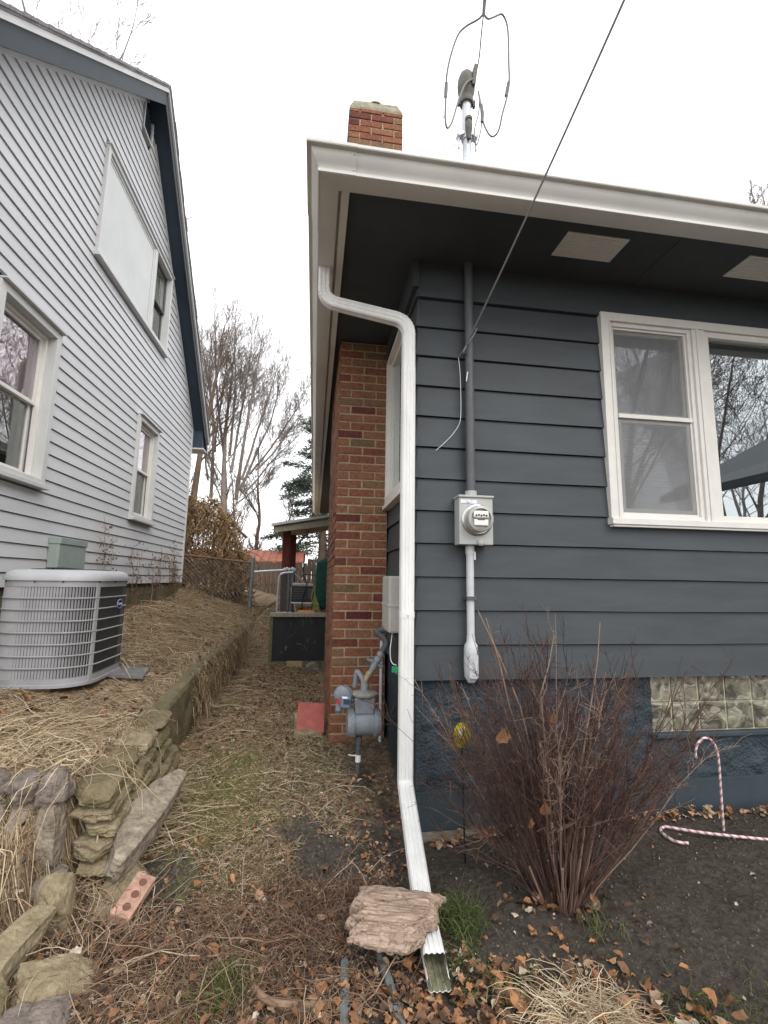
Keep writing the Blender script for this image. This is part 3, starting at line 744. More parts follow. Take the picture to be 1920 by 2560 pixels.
b = MB()
vs = []; nn = 10
for k, (ins, z) in enumerate(((0, 6.085), (.004, 6.12), (.05, 6.245), (.075, 6.255))):
    for (x, y) in [(TX0 + ins, TY0 + ins), (TX1 - ins, TY0 + ins), (TX1 - ins, TY1 - ins), (TX0 + ins, TY1 - ins)]: vs.append((x, y, z + .008 * math.sin(9 * x + 5 * y)))
fs = [(r * 4 + i, r * 4 + (i + 1) % 4, r * 4 + 4 + (i + 1) % 4, r * 4 + 4 + i) for r in range(3) for i in range(4)] + [(12, 13, 14, 15)]
b.add(vs, fs); b.lathe([(.10, 0), (.085, .03), (.03, .035)], (.45, 4.12, 6.24), (0, 0, 0), 14)
build('chimney_cap', b, M['cap'], ch, bevel=.006)
# porch gable on the far right of the same front (the picture window mirrors it)
b = MB()
b.add([(4.55, .2, 2.55), (6.9, .2, 3.75), (6.9, 2.84, 3.55), (4.55, 2.25, 2.55), (4.55, .2, 2.65), (6.9, .2, 3.87), (6.9, 2.84, 3.67), (4.55, 2.25, 2.65)],
      [(3, 2, 1, 0), (4, 5, 6, 7), (0, 1, 5, 4), (1, 2, 6, 5), (2, 3, 7, 6), (3, 0, 4, 7)])
build('porch_roof', b, M['soffit_dark'], gh)

# ================================================================== ELECTRIC SERVICE
em = thing('electric_meter', 'round glass electric meter on a light gray box on the dark clapboards', 'electric meter', (.975, FY, 1.72))
EX, EY = .968, FY - .048
b = MB(); b.box(.872, 1.088, FY - .108, FY - .004, 1.72, 2.012); build('meter_box', b, M['meter_box'], em, bevel=.004)
b = MB(); b.box(.866, 1.094, FY - .118, FY - .004, 2.0125, 2.026); build('box_lid', b, M['meter_box'], em, bevel=.003)
b = MB(); b.lathe([(.022, 0), (.022, .012), (.012, .02)], (1.005, FY - .1085, 1.735), (PI / 2, 0, 0), 12); build('knockout', b, M['meter_box'], em)
dc = (.985, FY - .108, 1.873)
b = MB(); b.lathe([(.100, 0), (.100, .006), (.094, .012), (.088, .013), (.088, .026), (.080, .026)], dc, (PI / 2, 0, 0), 36); build('meter_ring', b, M['steel'], em, smooth=True)
b = MB(); b.lathe([(.082, .012), (.082, .062), (.078, .072), (.062, .078), (.062, .060)], dc, (PI / 2, 0, 0), 36); build('meter_body', b, mat('meter_body', (.36, .36, .335), .35, .3, 20, spec=.7), em, smooth=True)
b = MB(); b.lathe([(.060, .0605), (.060, .0610)], dc, (PI / 2, 0, 0), 36); dial = build('meter_dial', b, mat('meter_dial', (.34, .34, .32), .5), em)
b = MB(); b.box(dc[0] - .048, dc[0] + .048, dc[1] - .078, dc[1] - .0615, dc[2] + .004, dc[2] + .046); b.box(dc[0] - .045, dc[0] + .045, dc[1] - .0775, dc[1] - .0615, dc[2] - .044, dc[2] - .006)
build('dial_plate', b, mat('dial_plate', (.78, .78, .75), .4), dial, bevel=.006)
b = MB()
for k in range(5): b.lathe([(.0065, 0), (.0065, .002), (.003, .002)], (dc[0] - .032 + k * .016, dc[1] - .078, dc[2] + .017 + .003 * (k % 2)), (PI / 2, 0, 0), 12)
b.box(dc[0] - .024, dc[0] + .022, dc[1] - .0795, dc[1] - .0775, dc[2] - .010, dc[2] - .006)
build('dial_marks', b, M['dark_metal'], dial)
b = MB(); b.box(.880, .985, FY - .111, FY - .108, 1.972, 1.996); b.box(.925, .939, FY - .115, FY - .111, 1.976, 1.993); build('box_latch', b, M['galv'], em, bevel=.003)
b = MB(); b.tube([(EX, EY, 2.026), (EX, EY, 2.062)], .037, 16); build('conduit_hub', b, M['meter_box'], em)
b = MB(); b.tube([(.960, FY - .04, 1.72), (.960, FY - .04, 1.15)], .0235, 16); low = build('conduit', b, M['pvc'], em, smooth=True, label='light gray plastic conduit below the meter box')
b = MB(); b.tube([(.960, FY - .04, 1.715), (.960, FY - .04, 1.665)], .028, 16); b.box(.978, .991, FY - .06, FY - .02, 1.63, 1.68); build('coupling', b, M['pvc'], low, smooth=True)
b = MB(); b.box(.926, .992, FY - .075, FY + .002, 1.385, 1.395); b.box(.926, .992, FY - .072, FY + .002, 1.398, 1.406); build('conduit_clamp', b, M['gray_paint'], low, bevel=.002)
b = MB()
b.lathe([(.025, .27), (.027, .235), (.040, .215), (.043, .19), (.044, .08), (.040, .03), (.022, .0)], (.958, FY - .046, .90), (0, 0, 0), 16)
b.box(.93, .986, FY - .096, FY - .086, .93, 1.08); b.lathe([(.004, 0), (.004, .004), (.002, .005)], (.958, FY - .096, .945), (PI / 2, 0, 0), 8)
build('conduit_elbow', b, M['pvc'], em, smooth=True)
# painted riser and the mast above the roof
sm = thing('service_mast', 'galvanised service mast with a gray weatherhead above the gutter', 'service mast', (EX, EY, 2.06))
b = MB(); b.tube([(EX, EY, 2.062), (EX, EY, 3.66)], .029, 18); build('riser_pipe', b, M['gray_paint'], sm, smooth=True, label='riser pipe painted dark gray like the clapboards')
b = MB(); b.tube([(EX, EY, 3.66), (EX, EY, 4.98)], .032, 18); build('pole', b, M['galv'], sm, smooth=True)
b = MB()
for dx in (-1, 1):
    b.tube([(EX + dx * .062, EY - .01, 4.52), (EX + dx * .062, EY - .01, 4.66)], .0075, 8)
    b.obox((EX + dx * .052, EY - .01, 4.625), (0, dx * .5, 0), (.045, .05, .022)); b.lathe([(.015, 0), (.015, .016)], (EX + dx * .062, EY - .01, 4.615), (0, 0, 0), 6)
b.lathe([(.040, 0), (.040, .03)], (EX, EY, 4.60), (0, 0, 0), 18)
build('pole_clamp', b, M['galv'], sm, smooth=True)
b = MB(); b.lathe([(.012, -.09), (.024, -.02), (.027, .03), (.020, .055), (.026, .06), (.026, .078), (.012, .085)], (EX, EY - .045, 4.66), (0, 0, 0), 14); build('insulator', b, M['head'], sm, smooth=True)
b = MB()
b.lathe([(.048, 0), (.052, .02), (.044, .03), (.048, .06), (.060, .10), (.064, .16), (.060, .20), (.046, .245), (.022, .27), (.004, .277)], (EX, EY, 4.90), (0, 0, 0), 20)
for dx in (-1, 1): b.box(EX + dx * .056 - .008, EX + dx * .056 + .008, EY - .012, EY + .012, 4.885, 4.935)
b.obox((EX + .045, EY - .03, 5.09), (0, .12, 0), (.026, .075, .17))
build('weatherhead', b, M['head'], sm, smooth=True, angle=50)
sd_ = thing('service_cable', 'thick twisted overhead power cable splitting into loops at the weatherhead', 'power cable', tuple(at(1212, 35, 'Y', 2.2)))
yw = 2.70
def pl(px, ys): return [at(x, y, 'Y', yy) for (x, y), yy in zip(px, ys if hasattr(ys, '__len__') else [ys] * len(px))]
def smooth_path(P, n=6):
    P = [np.array(p, float) for p in P]; out = []
    for i in range(len(P) - 1):
        p0 = P[max(i - 1, 0)]; p1 = P[i]; p2 = P[i + 1]; p3 = P[min(i + 2, len(P) - 1)]
        for k in range(n):
            t = k / n; out.append(.5 * ((2 * p1) + (-p0 + p2) * t + (2 * p0 - 5 * p1 + 4 * p2 - p3) * t * t + (-p0 + 3 * p1 - 3 * p2 + p3) * t ** 3))
    out.append(P[-1]); return out
for nm, px, r in (('left', [(1209, 34), (1196, 48), (1165, 66), (1145, 88), (1128, 135), (1118, 180), (1116, 210), (1114, 260), (1113, 295), (1118, 320), (1130, 305), (1143, 262), (1155, 228), (1165, 208), (1184, 196)], .0062),
                  ('right', [(1210, 36), (1220, 47), (1236, 42), (1255, 36), (1267, 60), (1271, 100), (1272, 160), (1273, 200), (1268, 240), (1256, 285), (1247, 325), (1234, 341), (1222, 335), (1208, 305), (1202, 265), (1196, 228)], .0062),
                  ('mid', [(1198, 235), (1203, 262), (1205, 290), (1203, 320), (1195, 355), (1190, 362), (1186, 345), (1187, 320), (1196, 285), (1199, 250)], .004)):
    b = MB(); k = len(px); b.tube(smooth_path(pl(px, np.linspace(2.45, 2.74, k) if nm != 'mid' else 2.74), 6), r, 7); build('cable_loop', b, M['cable'], sd_, smooth=True)
b = MB(); b.tube(smooth_path(pl([(1216, -60), (1214, 0), (1209, 34), (1204, 80), (1200, 125), (1197, 150), (1190, 185)], [1.9, 2.2, 2.45, 2.5, 2.6, 2.66, 2.7]), 5), [.0065] * 11 + [.0045] * 20, 7); build('neutral_wire', b, M['cable'], sd_, smooth=True)
b = MB(); b.tube(pl([(1240, -400), (1216, -60), (1209, 36)], [.4, 1.9, 2.45]), .0105, 8); build('main_cable', b, M['cable'], sd_, smooth=True)
for px in ([(1116, 207), (1115, 225), (1114, 243)], [(1272, 205), (1269, 222), (1265, 240)], [(1203, 262), (1206, 285), (1205, 305)]):
    b = MB(); b.tube(pl(px, [2.6, 2.605, 2.61]), [.011, .013, .0115], 8); build('cable_splice', b, M['cable'], sd_, smooth=True)
# the telephone wire that crosses the gutter
b = MB(); A = np.array((EX - .035, FY - .10, 3.20)); Bp = at(1565, -10, 'Y', 1.55)
A = at(1166, 862, 'Y', FY - .095)
pts = [A + (Bp - A) * t - np.array([0, 0, .02]) * (4 * t * (1 - t)) for t in np.linspace(0, 2.6, 30)]
b.tube(pts, .0056, 7); tag(build('telephone_wire', b, M['cable'], None, smooth=True), 'single straight gray overhead wire crossing the gutter down to the conduit', 'wire')
b = MB()
lw = thing('loose_wire', 'thin loose wire dangling off the dark conduit on the clapboards', 'wire', tuple(at(1150, 960, 'Y', FY - .03)))
w1 = smooth_path([at(*p, 'Y', FY - .09) for p in ((1192, 822), (1180, 845), (1166, 864), (1158, 880))], 5)
b.tube(w1, .006, 6); b.tube([at(1158, 880, 'Y', FY - .085), at(1146, 893, 'Y', FY - .03)], [.010, .006], 8); build('wire_hook', b, M['cable'], lw, smooth=True)
b = MB(); b.tube(smooth_path([at(*p, 'Y', FY - .035) for p in ((1146, 893), (1150, 930), (1152, 985), (1152, 1035), (1148, 1060), (1132, 1085), (1110, 1108), (1090, 1126))], 5), .0022, 5); build('wire_tail', b, M['galv'], lw, smooth=True)
b = MB(); b.tube([at(1169, 930, 'Y', EY - .035), at(1166, 953, 'Y', EY - .035)], .004, 6); build('wire_clip', b, M['white'], lw)

# ================================================================== GAS METER
gm = thing('gas_meter', 'gray gas meter on pipes in front of the brick chimney', 'gas meter', (.385, 3.42, .2))
GMY = 3.42
b = MB()
def rsec(w, h, r, n=5):
    o = []
    for cx, cz, a0 in ((w - r, h - r, 0), (-w + r, h - r, 90), (-w + r, -h + r, 180), (w - r, -h + r, 270)):
        for k in range(n): a = math.radians(a0 + 90 * k / (n - 1)); o.append((cx + r * math.cos(a), cz + r * math.sin(a)))
    return o
# drum lying along x with flanged end caps
for (x0, x1, rr) in ((.312, .452, .083), (.452, .470, .098), (.294, .312, .098)):
    b.lathe([(rr, 0), (rr, x1 - x0)], (x0, GMY, .510), (0, PI / 2, 0), 28)
b.lathe([(.06, 0), (.085, .006), (.094, .022), (.094, .034)], (.262, GMY, .510), (0, PI / 2, 0), 28); b.lathe([(.094, 0), (.094, .012), (.085, .028), (.06, .034)], (.470, GMY, .510), (0, PI / 2, 0), 28)
gb_ = build('meter_body', b, M['gas'], gm, smooth=True, angle=35)
b = MB(); b.hexa([(.318, GMY - .058, .575), (.450, GMY - .058, .575), (.450, GMY + .06, .575), (.318, GMY + .06, .575), (.306, GMY - .06, .690), (.458, GMY - .06, .690), (.458, GMY + .06, .690), (.306, GMY + .06, .690)]); build('meter_neck', b, M['gas'], gm, bevel=.012)
b = MB(); b.lathe([(.086, 0), (.094, .006), (.096, .018), (.085, .027), (.04, .034), (.03, .036)], (.384, GMY, .690), (0, 0, 0), 28)
build('meter_top', b, mat('meter_top_dusty', (.235, .225, .20), .8, .25, 25), gm, smooth=True)
for k in range(10): a = k * .628; b = MB(); b.lathe([(.008, 0), (.008, .01), (.004, .012)], (.384 + .084 * math.cos(a), GMY + .084 * math.sin(a), .681), (0, 0, 0), 6); build('bolt', b, M['gas_dark'], gb_)
for xx in (.303, .461):
    for k in range(8): a = k * .785; b = MB(); b.lathe([(.007, -.014), (.007, .014)], (xx, GMY + .091 * math.cos(a), .51 + .091 * math.sin(a)), (0, PI / 2, 0), 6); build('bolt', b, M['gas'], gb_)
rc = (.235, GMY - .02, .700)
b = MB(); b.lathe([(.055, -.014), (.066, -.012), (.068, .0), (.062, .012), (.040, .026), (.022, .030)], rc, (PI / 2 + .25, .35, 0), 28); b.tube([(rc[0] - .02, rc[1], rc[2] - .05), (rc[0] - .03, rc[1] - .01, rc[2] - .105)], [.03, .026], 14)
b.tube([(rc[0], rc[1], rc[2]), (.31, GMY, .66)], .022, 10)
rg = build('regulator', b, M['gas'], gm, smooth=True, angle=40)
b = MB(); b.obox((.250, GMY - .075, .672), (0, .06, -.2), (.070, .06, .075)); ix = build('index_box', b, M['gauge_glass'], gm, bevel=.008)
b = MB(); b.obox((.254, GMY - .1075, .676), (0, .06, -.2), (.044, .006, .032)); build('index_window', b, M['gauge_window'], ix)
b = MB(); b.obox((.240, GMY - .106, .7035), (0, .06, -.2), (.036, .006, .012)); build('index_label', b, M['white'], ix)
b = MB(); b.obox((.208, GMY - .075, .668), (0, .06, .5), (.02, .05, .026)); build('tag', b, M['red'], rg, bevel=.003)
b = MB(); b.lathe([(.026, 0), (.026, .018)], (rc[0] - .032, rc[1] - .012, rc[2] - .112), (0, 0, 0), 14); build('vent_cap', b, M['gas_dark'], rg)
b = MB(); b.tube(arc_path([(.372, GMY, .715), (.378, GMY, .79), (.330, GMY + .03, .86), (.318, GMY + .05, .74)], .03, 5), .018, 12); b.tube([(.385, GMY, .72), (.388, GMY, .775)], .026, 12)
build('inlet_pipe', b, M['gas'], gm, smooth=True)
b = MB(); b.tube(arc_path([(.386, GMY, .765), (.392, GMY, .80), (.425, GMY, .845)], .03, 5), [.024] * 9, 12); b.tube([(.410, GMY, .826), (.418, GMY, .836)], .030, 12); build('elbow_fitting', b, M['brass'], gm, smooth=True)
b = MB(); b.tube([(.424, GMY, .843), (.438, GMY, .868), (.505, GMY, .985)], .020, 12)
for t, r in ((.25, .027), (.6, .030), (.85, .027)):
    p = np.array((.430, GMY, .853)) * (1 - t) + np.array((.508, GMY, .99)) * t; d = np.array((.495, 0, .868)) * .014
    b.tube([p - d, p + d], r, 12)
pv = np.array((.462, GMY, .908)); b.tube([pv + np.array((.045, 0, -.026)), pv - np.array((.040, 0, -.023))], .0145, 10); b.obox(pv - np.array((.05, .0, -.025)), (0, .52, 0), (.03, .014, .016))
build('shutoff_valve', b, M['gas'], gm, smooth=True, angle=40)
b = MB(); b.tube(arc_path([(.505, GMY, .985), (.548, GMY, 1.058), (.462, GMY + .03, 1.125), (.520, GMY + .02, 1.145), (.60, GMY - .02, 1.12)], .035, 5), .023, 12); build('gas_pipe', b, M['gas_dark'], gm, smooth=True)
b = MB(); b.tube([(.352, GMY, .425), (.350, GMY, .37)], .022, 12); b.tube([(.350, GMY, .375), (.350, GMY, .30)], .018, 12); b.tube([(.350, GMY, .345), (.350, GMY, .335)], .024, 8); b.tube([(.350, GMY, .30), (.345, GMY, .05)], .0185, 12)
lp = build('riser_pipe', b, M['gas_dark'], gm, smooth=True)
b = MB(); b.tube([(.350, GMY, .300), (.349, GMY, .255)], .0195, 12); b.tube(smooth_path([(.34, GMY - .018, .302), (.31, GMY - .02, .303), (.28, GMY - .03, .312)], 4), .004, 5); build('paper_tag', b, M['white'], lp)
b = MB(); b.tube([(.575, 3.93, 1.0), (.575, 3.93, .10)], .013, 10); tag(build('vent_pipe', b, M['pvc'], None, smooth=True), 'thin light gray pipe in the corner between chimney and house wall', 'pipe')
ub = thing('utility_box', 'upright beige plastic cable box on the side wall behind the downspout', 'utility box', (.56, 3.36, 1.14))
b = MB(); b.box(.515, .614, 3.20, 3.52, 1.14, 1.525); build('box', b, M['util'], ub, bevel=.014)
b = MB(); b.box(.511, .616, 3.196, 3.524, 1.315, 1.330); build('box_seam', b, M['util'], ub, bevel=.004)
b = MB(); b.tube(smooth_path([(.556, 3.28, 1.142), (.545, 3.25, 1.10), (.532, 3.22, 1.03), (.533, 3.20, .97), (.545, 3.18, .945), (.565, 3.16, .94)], 5), .0035, 6); build('box_wire', b, M['white'], ub, smooth=True)
b = MB(); b.obox((.560, 3.15, .913), (0, .06, 0), (.055, .012, .038)); build('wire_tag', b, M['green'], ub, bevel=.003)

# ================================================================== WHITE HOUSE (left)
LX = -2.6
PL = lambda u, n, z: (LX + n, u, z)
wh = thing('white_house', 'tall white vinyl sided house with a navy trimmed gable', 'house', (-6.5, 6.25, 1.0))
RY, RZ = 6.27, 8.30                     # wall apex
SL0, SL1 = .985, 1.05
LCY, NCY = 9.86, 2.60                   # far and near corners
WB = 1.388; VE = .1275
def ylim(z):
    return max(NCY, RY - (RZ - z) / SL0), min(LCY, RY + (RZ - z) / SL1)
holes = [(3.86, 4.785, 2.33, 3.86), (5.26, 7.80, 5.14, 6.53), (6.93, 7.815, 2.32, 3.815), (6.125, 6.47, 7.72, 8.3)]
def vin_segs(zl, zh, i):
    a0, a1 = ylim(zl + .002); b0, b1 = ylim(zh)
    if b0 >= b1: b0 = b1 = RY
    out = [(a0, a1, b0, b1)]
    for (h0, h1_, z0, z1) in holes:
        if zh > z0 + .03 and zl < z1 - .03:
            new = []
            for (p0, p1, q0, q1) in out:
                if p0 < h0 < p1 or p0 < h1_ < p1:
                    if h0 > p0: new.append((p0, h0, min(q0, h0), min(q1, h0)))
                    if h1_ < p1: new.append((h1_, p1, max(q0, h1_), max(q1, h1_)))
                else: new.append((p0, p1, q0, q1))
            out = new
    return out
lap_siding('wall', vin_segs, M['vinyl'], wh, PL, VE, WB, .014, int((RZ - WB) / VE) + 1, 0.0, wave=.0006, slot=.009)
b = MB(); b.prism(PL, [(NCY, .9), (LCY, .9), (LCY, RZ - (LCY - RY) * SL1), (RY, RZ), (NCY, RZ - (RY - NCY) * SL0)], -.26, -.22)
build('sheathing', b, M['black_room'], wh)
b = MB()
b.box(LX - .05, LX + .022, LCY - .06, LCY + .012, WB - .01, RZ - (LCY - RY) * SL1 + .0); b.box(LX - .5, LX - .05, LCY - .02, LCY + .0, WB, 4.5)
build('corner_trim', b, M['vinyl_trim'], wh, bevel=.003)
b = MB()        # thin pale edging where the siding meets the soffit
for (ya, za, yb, zb) in ((NCY, RZ - (RY - NCY) * SL0, RY - .14, RZ - .14 * SL0), (RY + .35, RZ - .35 * SL1, LCY, RZ - (LCY - RY) * SL1)):
    L_ = math.hypot(yb - ya, zb - za); n_ = np.array((-(zb - za), yb - ya)) / L_
    q = [(ya, za), (yb, zb), (yb - n_[0] * .04, zb - n_[1] * .04), (ya - n_[0] * .04, za - n_[1] * .04)]
    b.prism(PL, q, -.01, .024)
build('edge_trim', b, M['vinyl_trim'], wh)
b = MB(); b.box(LX - 7, LX - .03, NCY, LCY - .02, -.3, WB - .004); build('foundation', b, M['mossy_conc'], wh)
b = MB(); b.box(LX - 7.0, LX - .3, LCY - .06, LCY - .02, WB, 4.55); b.box(LX - 7.0, LX - .3, NCY, NCY + .04, WB, 4.7); b.box(LX - 7.0, LX - 6.9, NCY, LCY, WB, 7.5)
build('far_wall', b, M['vinyl'], wh)
# roof with overhanging rakes
OV = .235; EV = .34
def slope_pts(side, off, ext):     # side -1 near, +1 far ; off = vertical offset
    if side < 0: return (NCY - ext, RZ - (RY - NCY + ext) * SL0 + off), (RY, RZ + off)
    return (RY, RZ + off), (LCY + ext, RZ - (LCY - RY + ext) * SL1 + off)
b = MB()
for sd2 in (-1, 1):
    p, q = slope_pts(sd2, .0, EV); pu, qu = slope_pts(sd2, .03, EV)
    b.prism(PL, [p, q, qu, pu], -7.2, OV - .02)
build('soffit', b, M['blue'], wh)
b = MB()
for sd2 in (-1, 1):
    p, q = slope_pts(sd2, -.045, EV + (.02 if sd2 > 0 else 0)); pu, qu = slope_pts(sd2, .165, EV + .02)
    b.prism(PL, [p, q, qu, pu], OV - .018, OV + .006)
build('rake_board', b, M['blue_trim'], wh)
b = MB()
for sd2 in (-1, 1):
    p, q = slope_pts(sd2, .167, EV + .03); pu, qu = slope_pts(sd2, .235, EV + .03)
    b.prism(PL, [p, q, qu, pu], OV - .02, OV + .034)
build('drip_edge', b, M['vinyl_trim'], wh)
b = MB()
for sd2 in (-1, 1):
    p, q = slope_pts(sd2, .237, EV + .05); pu, qu = slope_pts(sd2, .262, EV + .05)
    b.prism(PL, [p, q, qu, pu], -7.2, OV + .045)
    k = 0; L_ = abs(q[0] - p[0])
    r_ = np.random.default_rng(3)
    while k * .14 < L_ - .1:
        t = k * .14 / L_; y0 = p[0] + (q[0] - p[0]) * t; z0 = p[1] + (q[1] - p[1]) * t; t2 = (k * .14 + .137) / L_; y1 = p[0] + (q[0] - p[0]) * t2; z1 = p[1] + (q[1] - p[1]) * t2
        hi = (.042, .028) if sd2 < 0 else (.028, .042)
        ex = r_.uniform(0, .016)
        b.prism(PL, [(y0, z0 + .026), (y1, z1 + .026), (y1, z1 + .026 + hi[1]), (y0, z0 + .026 + hi[0])], OV - .3, OV + .05 + ex)
        k += 1
build('roof', b, M['shingle'], wh)
b = MB()        # boxed end of the far eave, with its gutter end
ze = RZ - (LCY - RY + EV) * SL1
b.prism(PL, [(LCY + .015, ze - .02), (LCY + EV + .015, ze - .02), (LCY + EV + .015, ze + .12), (LCY + .015, ze + .34)], -7.1, OV - .03)
build('eave_box', b, M['blue'], wh)
b = MB(); b.prism(PL, [(LCY + .02, ze - .052), (LCY + EV + .10, ze - .052), (LCY + EV + .13, ze + .10), (LCY + EV + .018, ze + .10), (LCY + EV + .018, ze - .022), (LCY + .02, ze - .022)], -7.1, OV + .0); build('gutter', b, M['vinyl_trim'], wh)
# attic vent
b = MB()
vp = [(6.13, 7.735), (6.46, 7.735), (6.46, 8.05), (6.29, 8.235), (6.13, 8.12)]
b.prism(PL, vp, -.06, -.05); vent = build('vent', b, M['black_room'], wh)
b = MB(); b.mbox(PL, 6.125, 6.15, -.05, .03, 7.72, 8.13); b.mbox(PL, 6.445, 6.47, -.05, .03, 7.72, 8.09); b.mbox(PL, 6.15, 6.445, -.05, .03, 7.72, 7.745); build('vent_frame', b, M['vinyl_trim'], vent)
b = MB()
for k in range(11):
    z = 7.755 + k * .04; y1 = 6.445 if z < 8.03 else 6.445 - (z - 8.03) * .95
    b.add([PL(6.15, .012, z), PL(y1, .012, z), PL(y1, -.03, z + .022), PL(6.15, -.03, z + .022)], [(0, 1, 2, 3)])
build('vent_slat', b, mat('vent_slat', (.16, .2, .25), .6), vent)
# windows of the white house
def side_window(u0, u1, z0, z1, cw, deep, label, glass='glass_far', curtain='curtain', sill=.05, dark=False):
    b = MB(); b.mbox(PL, u0, u0 + cw, -.16, .045, z0, z1); b.mbox(PL, u1 - cw, u1, -.16, .045, z0, z1)
    b.mbox(PL, u0 + cw, u1 - cw, -.16, .045, z1 - cw, z1); b.mbox(PL, u0 + cw, u1 - cw, -.16, .045, z0, z0 + cw * .7)
    b.mbox(PL, u0 - .005, u1 + .01, -.02, .085, z1, z1 + .016); b.mbox(PL, u0 - .01, u1 + .01, -.05, .085, z0 - .04, z0)
    w = build('window', b, M['vinyl_trim'], wh, bevel=.004, label=label)
    a0, a1, c0, c1 = u0 + cw, u1 - cw, z0 + cw * .7, z1 - cw
    b = MB(); ring(b, PL, a0, a1, c0, c1, .032, -.12, -.015 - deep); build('inner_frame', b, M['white_trim'], w, bevel=.003)
    i0, i1, j0, j1 = a0 + .032, a1 - .032, c0 + .032, c1 - .032; zm = (j0 + j1) / 2 + .015
    sash(PL, i0, i1, zm - .02, j1, .034, -.075 - deep, -.045 - deep, w, 'white_trim'); pane(PL, i0 + .034, i1 - .034, zm + .014, j1 - .034, -.06 - deep, w, glass)
    sash(PL, i0, i1, j0, zm + .02, .036, -.105 - deep, -.080 - deep, w, 'white_trim' if not dark else 'gray_paint'); pane(PL, i0 + .036, i1 - .036, j0 + .036, zm - .016, -.092 - deep, w, 'screen_glass')
    b = MB(); ring(b, PL, i0, i1, j0, zm + .015, .012, -.072 - deep, -.064 - deep); build('screen_frame', b, M['dark_metal'] if dark else M['gray_paint'], w)
    b = MB()
    n = 24
    for k in range(n):
        ya = i0 + (i1 - i0) * k / n; yb = i0 + (i1 - i0) * (k + 1) / n; za = -.17 - deep - .02 * (k % 2); zb = -.17 - deep - .02 * ((k + 1) % 2)
        b.add([PL(ya, za, zm), PL(yb, zb, zm), PL(yb, zb, j1), PL(ya, za, j1)], [(0, 1, 2, 3)])
    build('curtain', b, M[curtain], w)
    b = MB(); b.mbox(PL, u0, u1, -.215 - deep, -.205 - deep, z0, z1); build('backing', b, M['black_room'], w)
    return w
w1 = side_window(3.86, 4.785, 2.33, 3.855, .075, .02, 'large window with a reflected sky upstairs of the air conditioner')
b = MB()
for y in (4.30, 4.48): b.tube([PL(y, -.155, 3.08), PL(y, -.155, 3.66)], .009, 6)
build('white_strip', b, M['white'], w1)  # two thin upright white strips just behind the upper pane
side_window(6.93, 7.815, 2.32, 3.815, .07, .0, 'small narrow window near the back corner')
b = MB()
ring(b, PL, 5.26, 7.80, 5.14, 6.53, .055, -.12, .05); b.mbox(PL, 6.965, 7.06, -.12, .04, 5.195, 6.475); b.mbox(PL, 5.25, 7.815, -.02, .075, 6.53, 6.546); b.mbox(PL, 5.25, 7.81, -.05, .075, 5.10, 5.14)
uw = build('window', b, M['vinyl_trim'], wh, bevel=.004, label='wide upper window, its left part closed with a white panel')
b = MB(); b.mbox(PL, 5.315, 6.965, -.10, .012, 5.195, 6.475); build('panel', b, M['panel'], uw)
b = MB(); ring(b, PL, 5.315, 6.965, 5.195, 6.475, .035, .012, .026); b.mbox(PL, 5.37, 6.90, .012, .018, 6.40, 6.43); build('panel_frame', b, M['vinyl_trim'], uw, bevel=.003)
sash(PL, 7.06, 7.745, 5.82, 6.475, .03, -.06, -.03, uw, 'gray_paint'); pane(PL, 7.09, 7.715, 5.85, 6.445, -.045, uw, 'screen_glass')
sash(PL, 7.06, 7.745, 5.195, 5.86, .03, -.09, -.062, uw, 'gray_paint'); pane(PL, 7.09, 7.715, 5.225, 5.83, -.075, uw, 'screen_glass')
b = MB(); b.mbox(PL, 7.06, 7.745, -.14, -.13, 5.195, 6.475); build('curtain', b, M['blind'], uw)
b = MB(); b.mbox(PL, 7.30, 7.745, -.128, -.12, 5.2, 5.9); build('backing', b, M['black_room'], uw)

# disconnect box by the air conditioner
db = thing('disconnect_box', 'gray green electrical box on the white siding above the air conditioner', 'electrical box', (LX + .05, 4.4, 1.5))
zb0 = at(150, 1408, 'X', LX + .10)[2]
P0 = at(147, 1350, 'X', LX + .10); P1 = at(197, 1350, 'X', LX + .02)
YA, YB = P0[1], P1[1] - .02
b = MB(); b.box(LX + .012, LX + .115, YA, YB, 1.565, 1.80); build('box', b, M['discon'], db, bevel=.005)
b = MB(); b.box(LX + .010, LX + .125, YA - .006, YB + .006, 1.80, 1.865); build('lid', b, M['discon'], db, bevel=.006)
b = MB(); b.tube([(LX + .05, YA + .06, 1.565), (LX + .05, YA + .06, 1.40), (LX + .2, YA + .02, 1.25)], .012, 8); build('cable', b, M['dark_metal'], db)

# ================================================================== AIR CONDITIONER
ac = thing('air_conditioner', 'large gray outdoor air conditioner unit with louvred sides beside the white house', 'air conditioner', (-1.93, 4.17, .7))
ax0, ax1, ay0, ay1, ar = -2.29, -1.605, 3.75, 4.60, .24
AZ0, AZ1 = .70, 1.455
def rr_path(x0, x1, y0, y1, r, n=10):
    pts = []
    for cx, cy, a0 in ((x1 - r, y0 + r, -90), (x1 - r, y1 - r, 0), (x0 + r, y1 - r, 90), (x0 + r, y0 + r, 180)):
        for k in range(n + 1): a = math.radians(a0 + 90 * k / n); pts.append((cx + r * math.cos(a), cy + r * math.sin(a)))
    return pts
def inset(d): return rr_path(ax0 + d, ax1 - d, ay0 + d, ay1 - d, ar - d * .8)
def loft(b, levels):
    n = len(levels[0][0]); vs = [(x, y, z) for pth, z in levels for x, y in pth]
    fs = [(r * n + i, r * n + (i + 1) % n, r * n + n + (i + 1) % n, r * n + n + i) for r in range(len(levels) - 1) for i in range(n)]
    fs += [tuple(range(n - 1, -1, -1)), tuple((len(levels) - 1) * n + i for i in range(n))]
    b.add(vs, fs)
b = MB(); loft(b, [(inset(.03), AZ0 + .03), (inset(.03), AZ1 - .01)]); build('coil', b, M['coil'], ac, smooth=True)
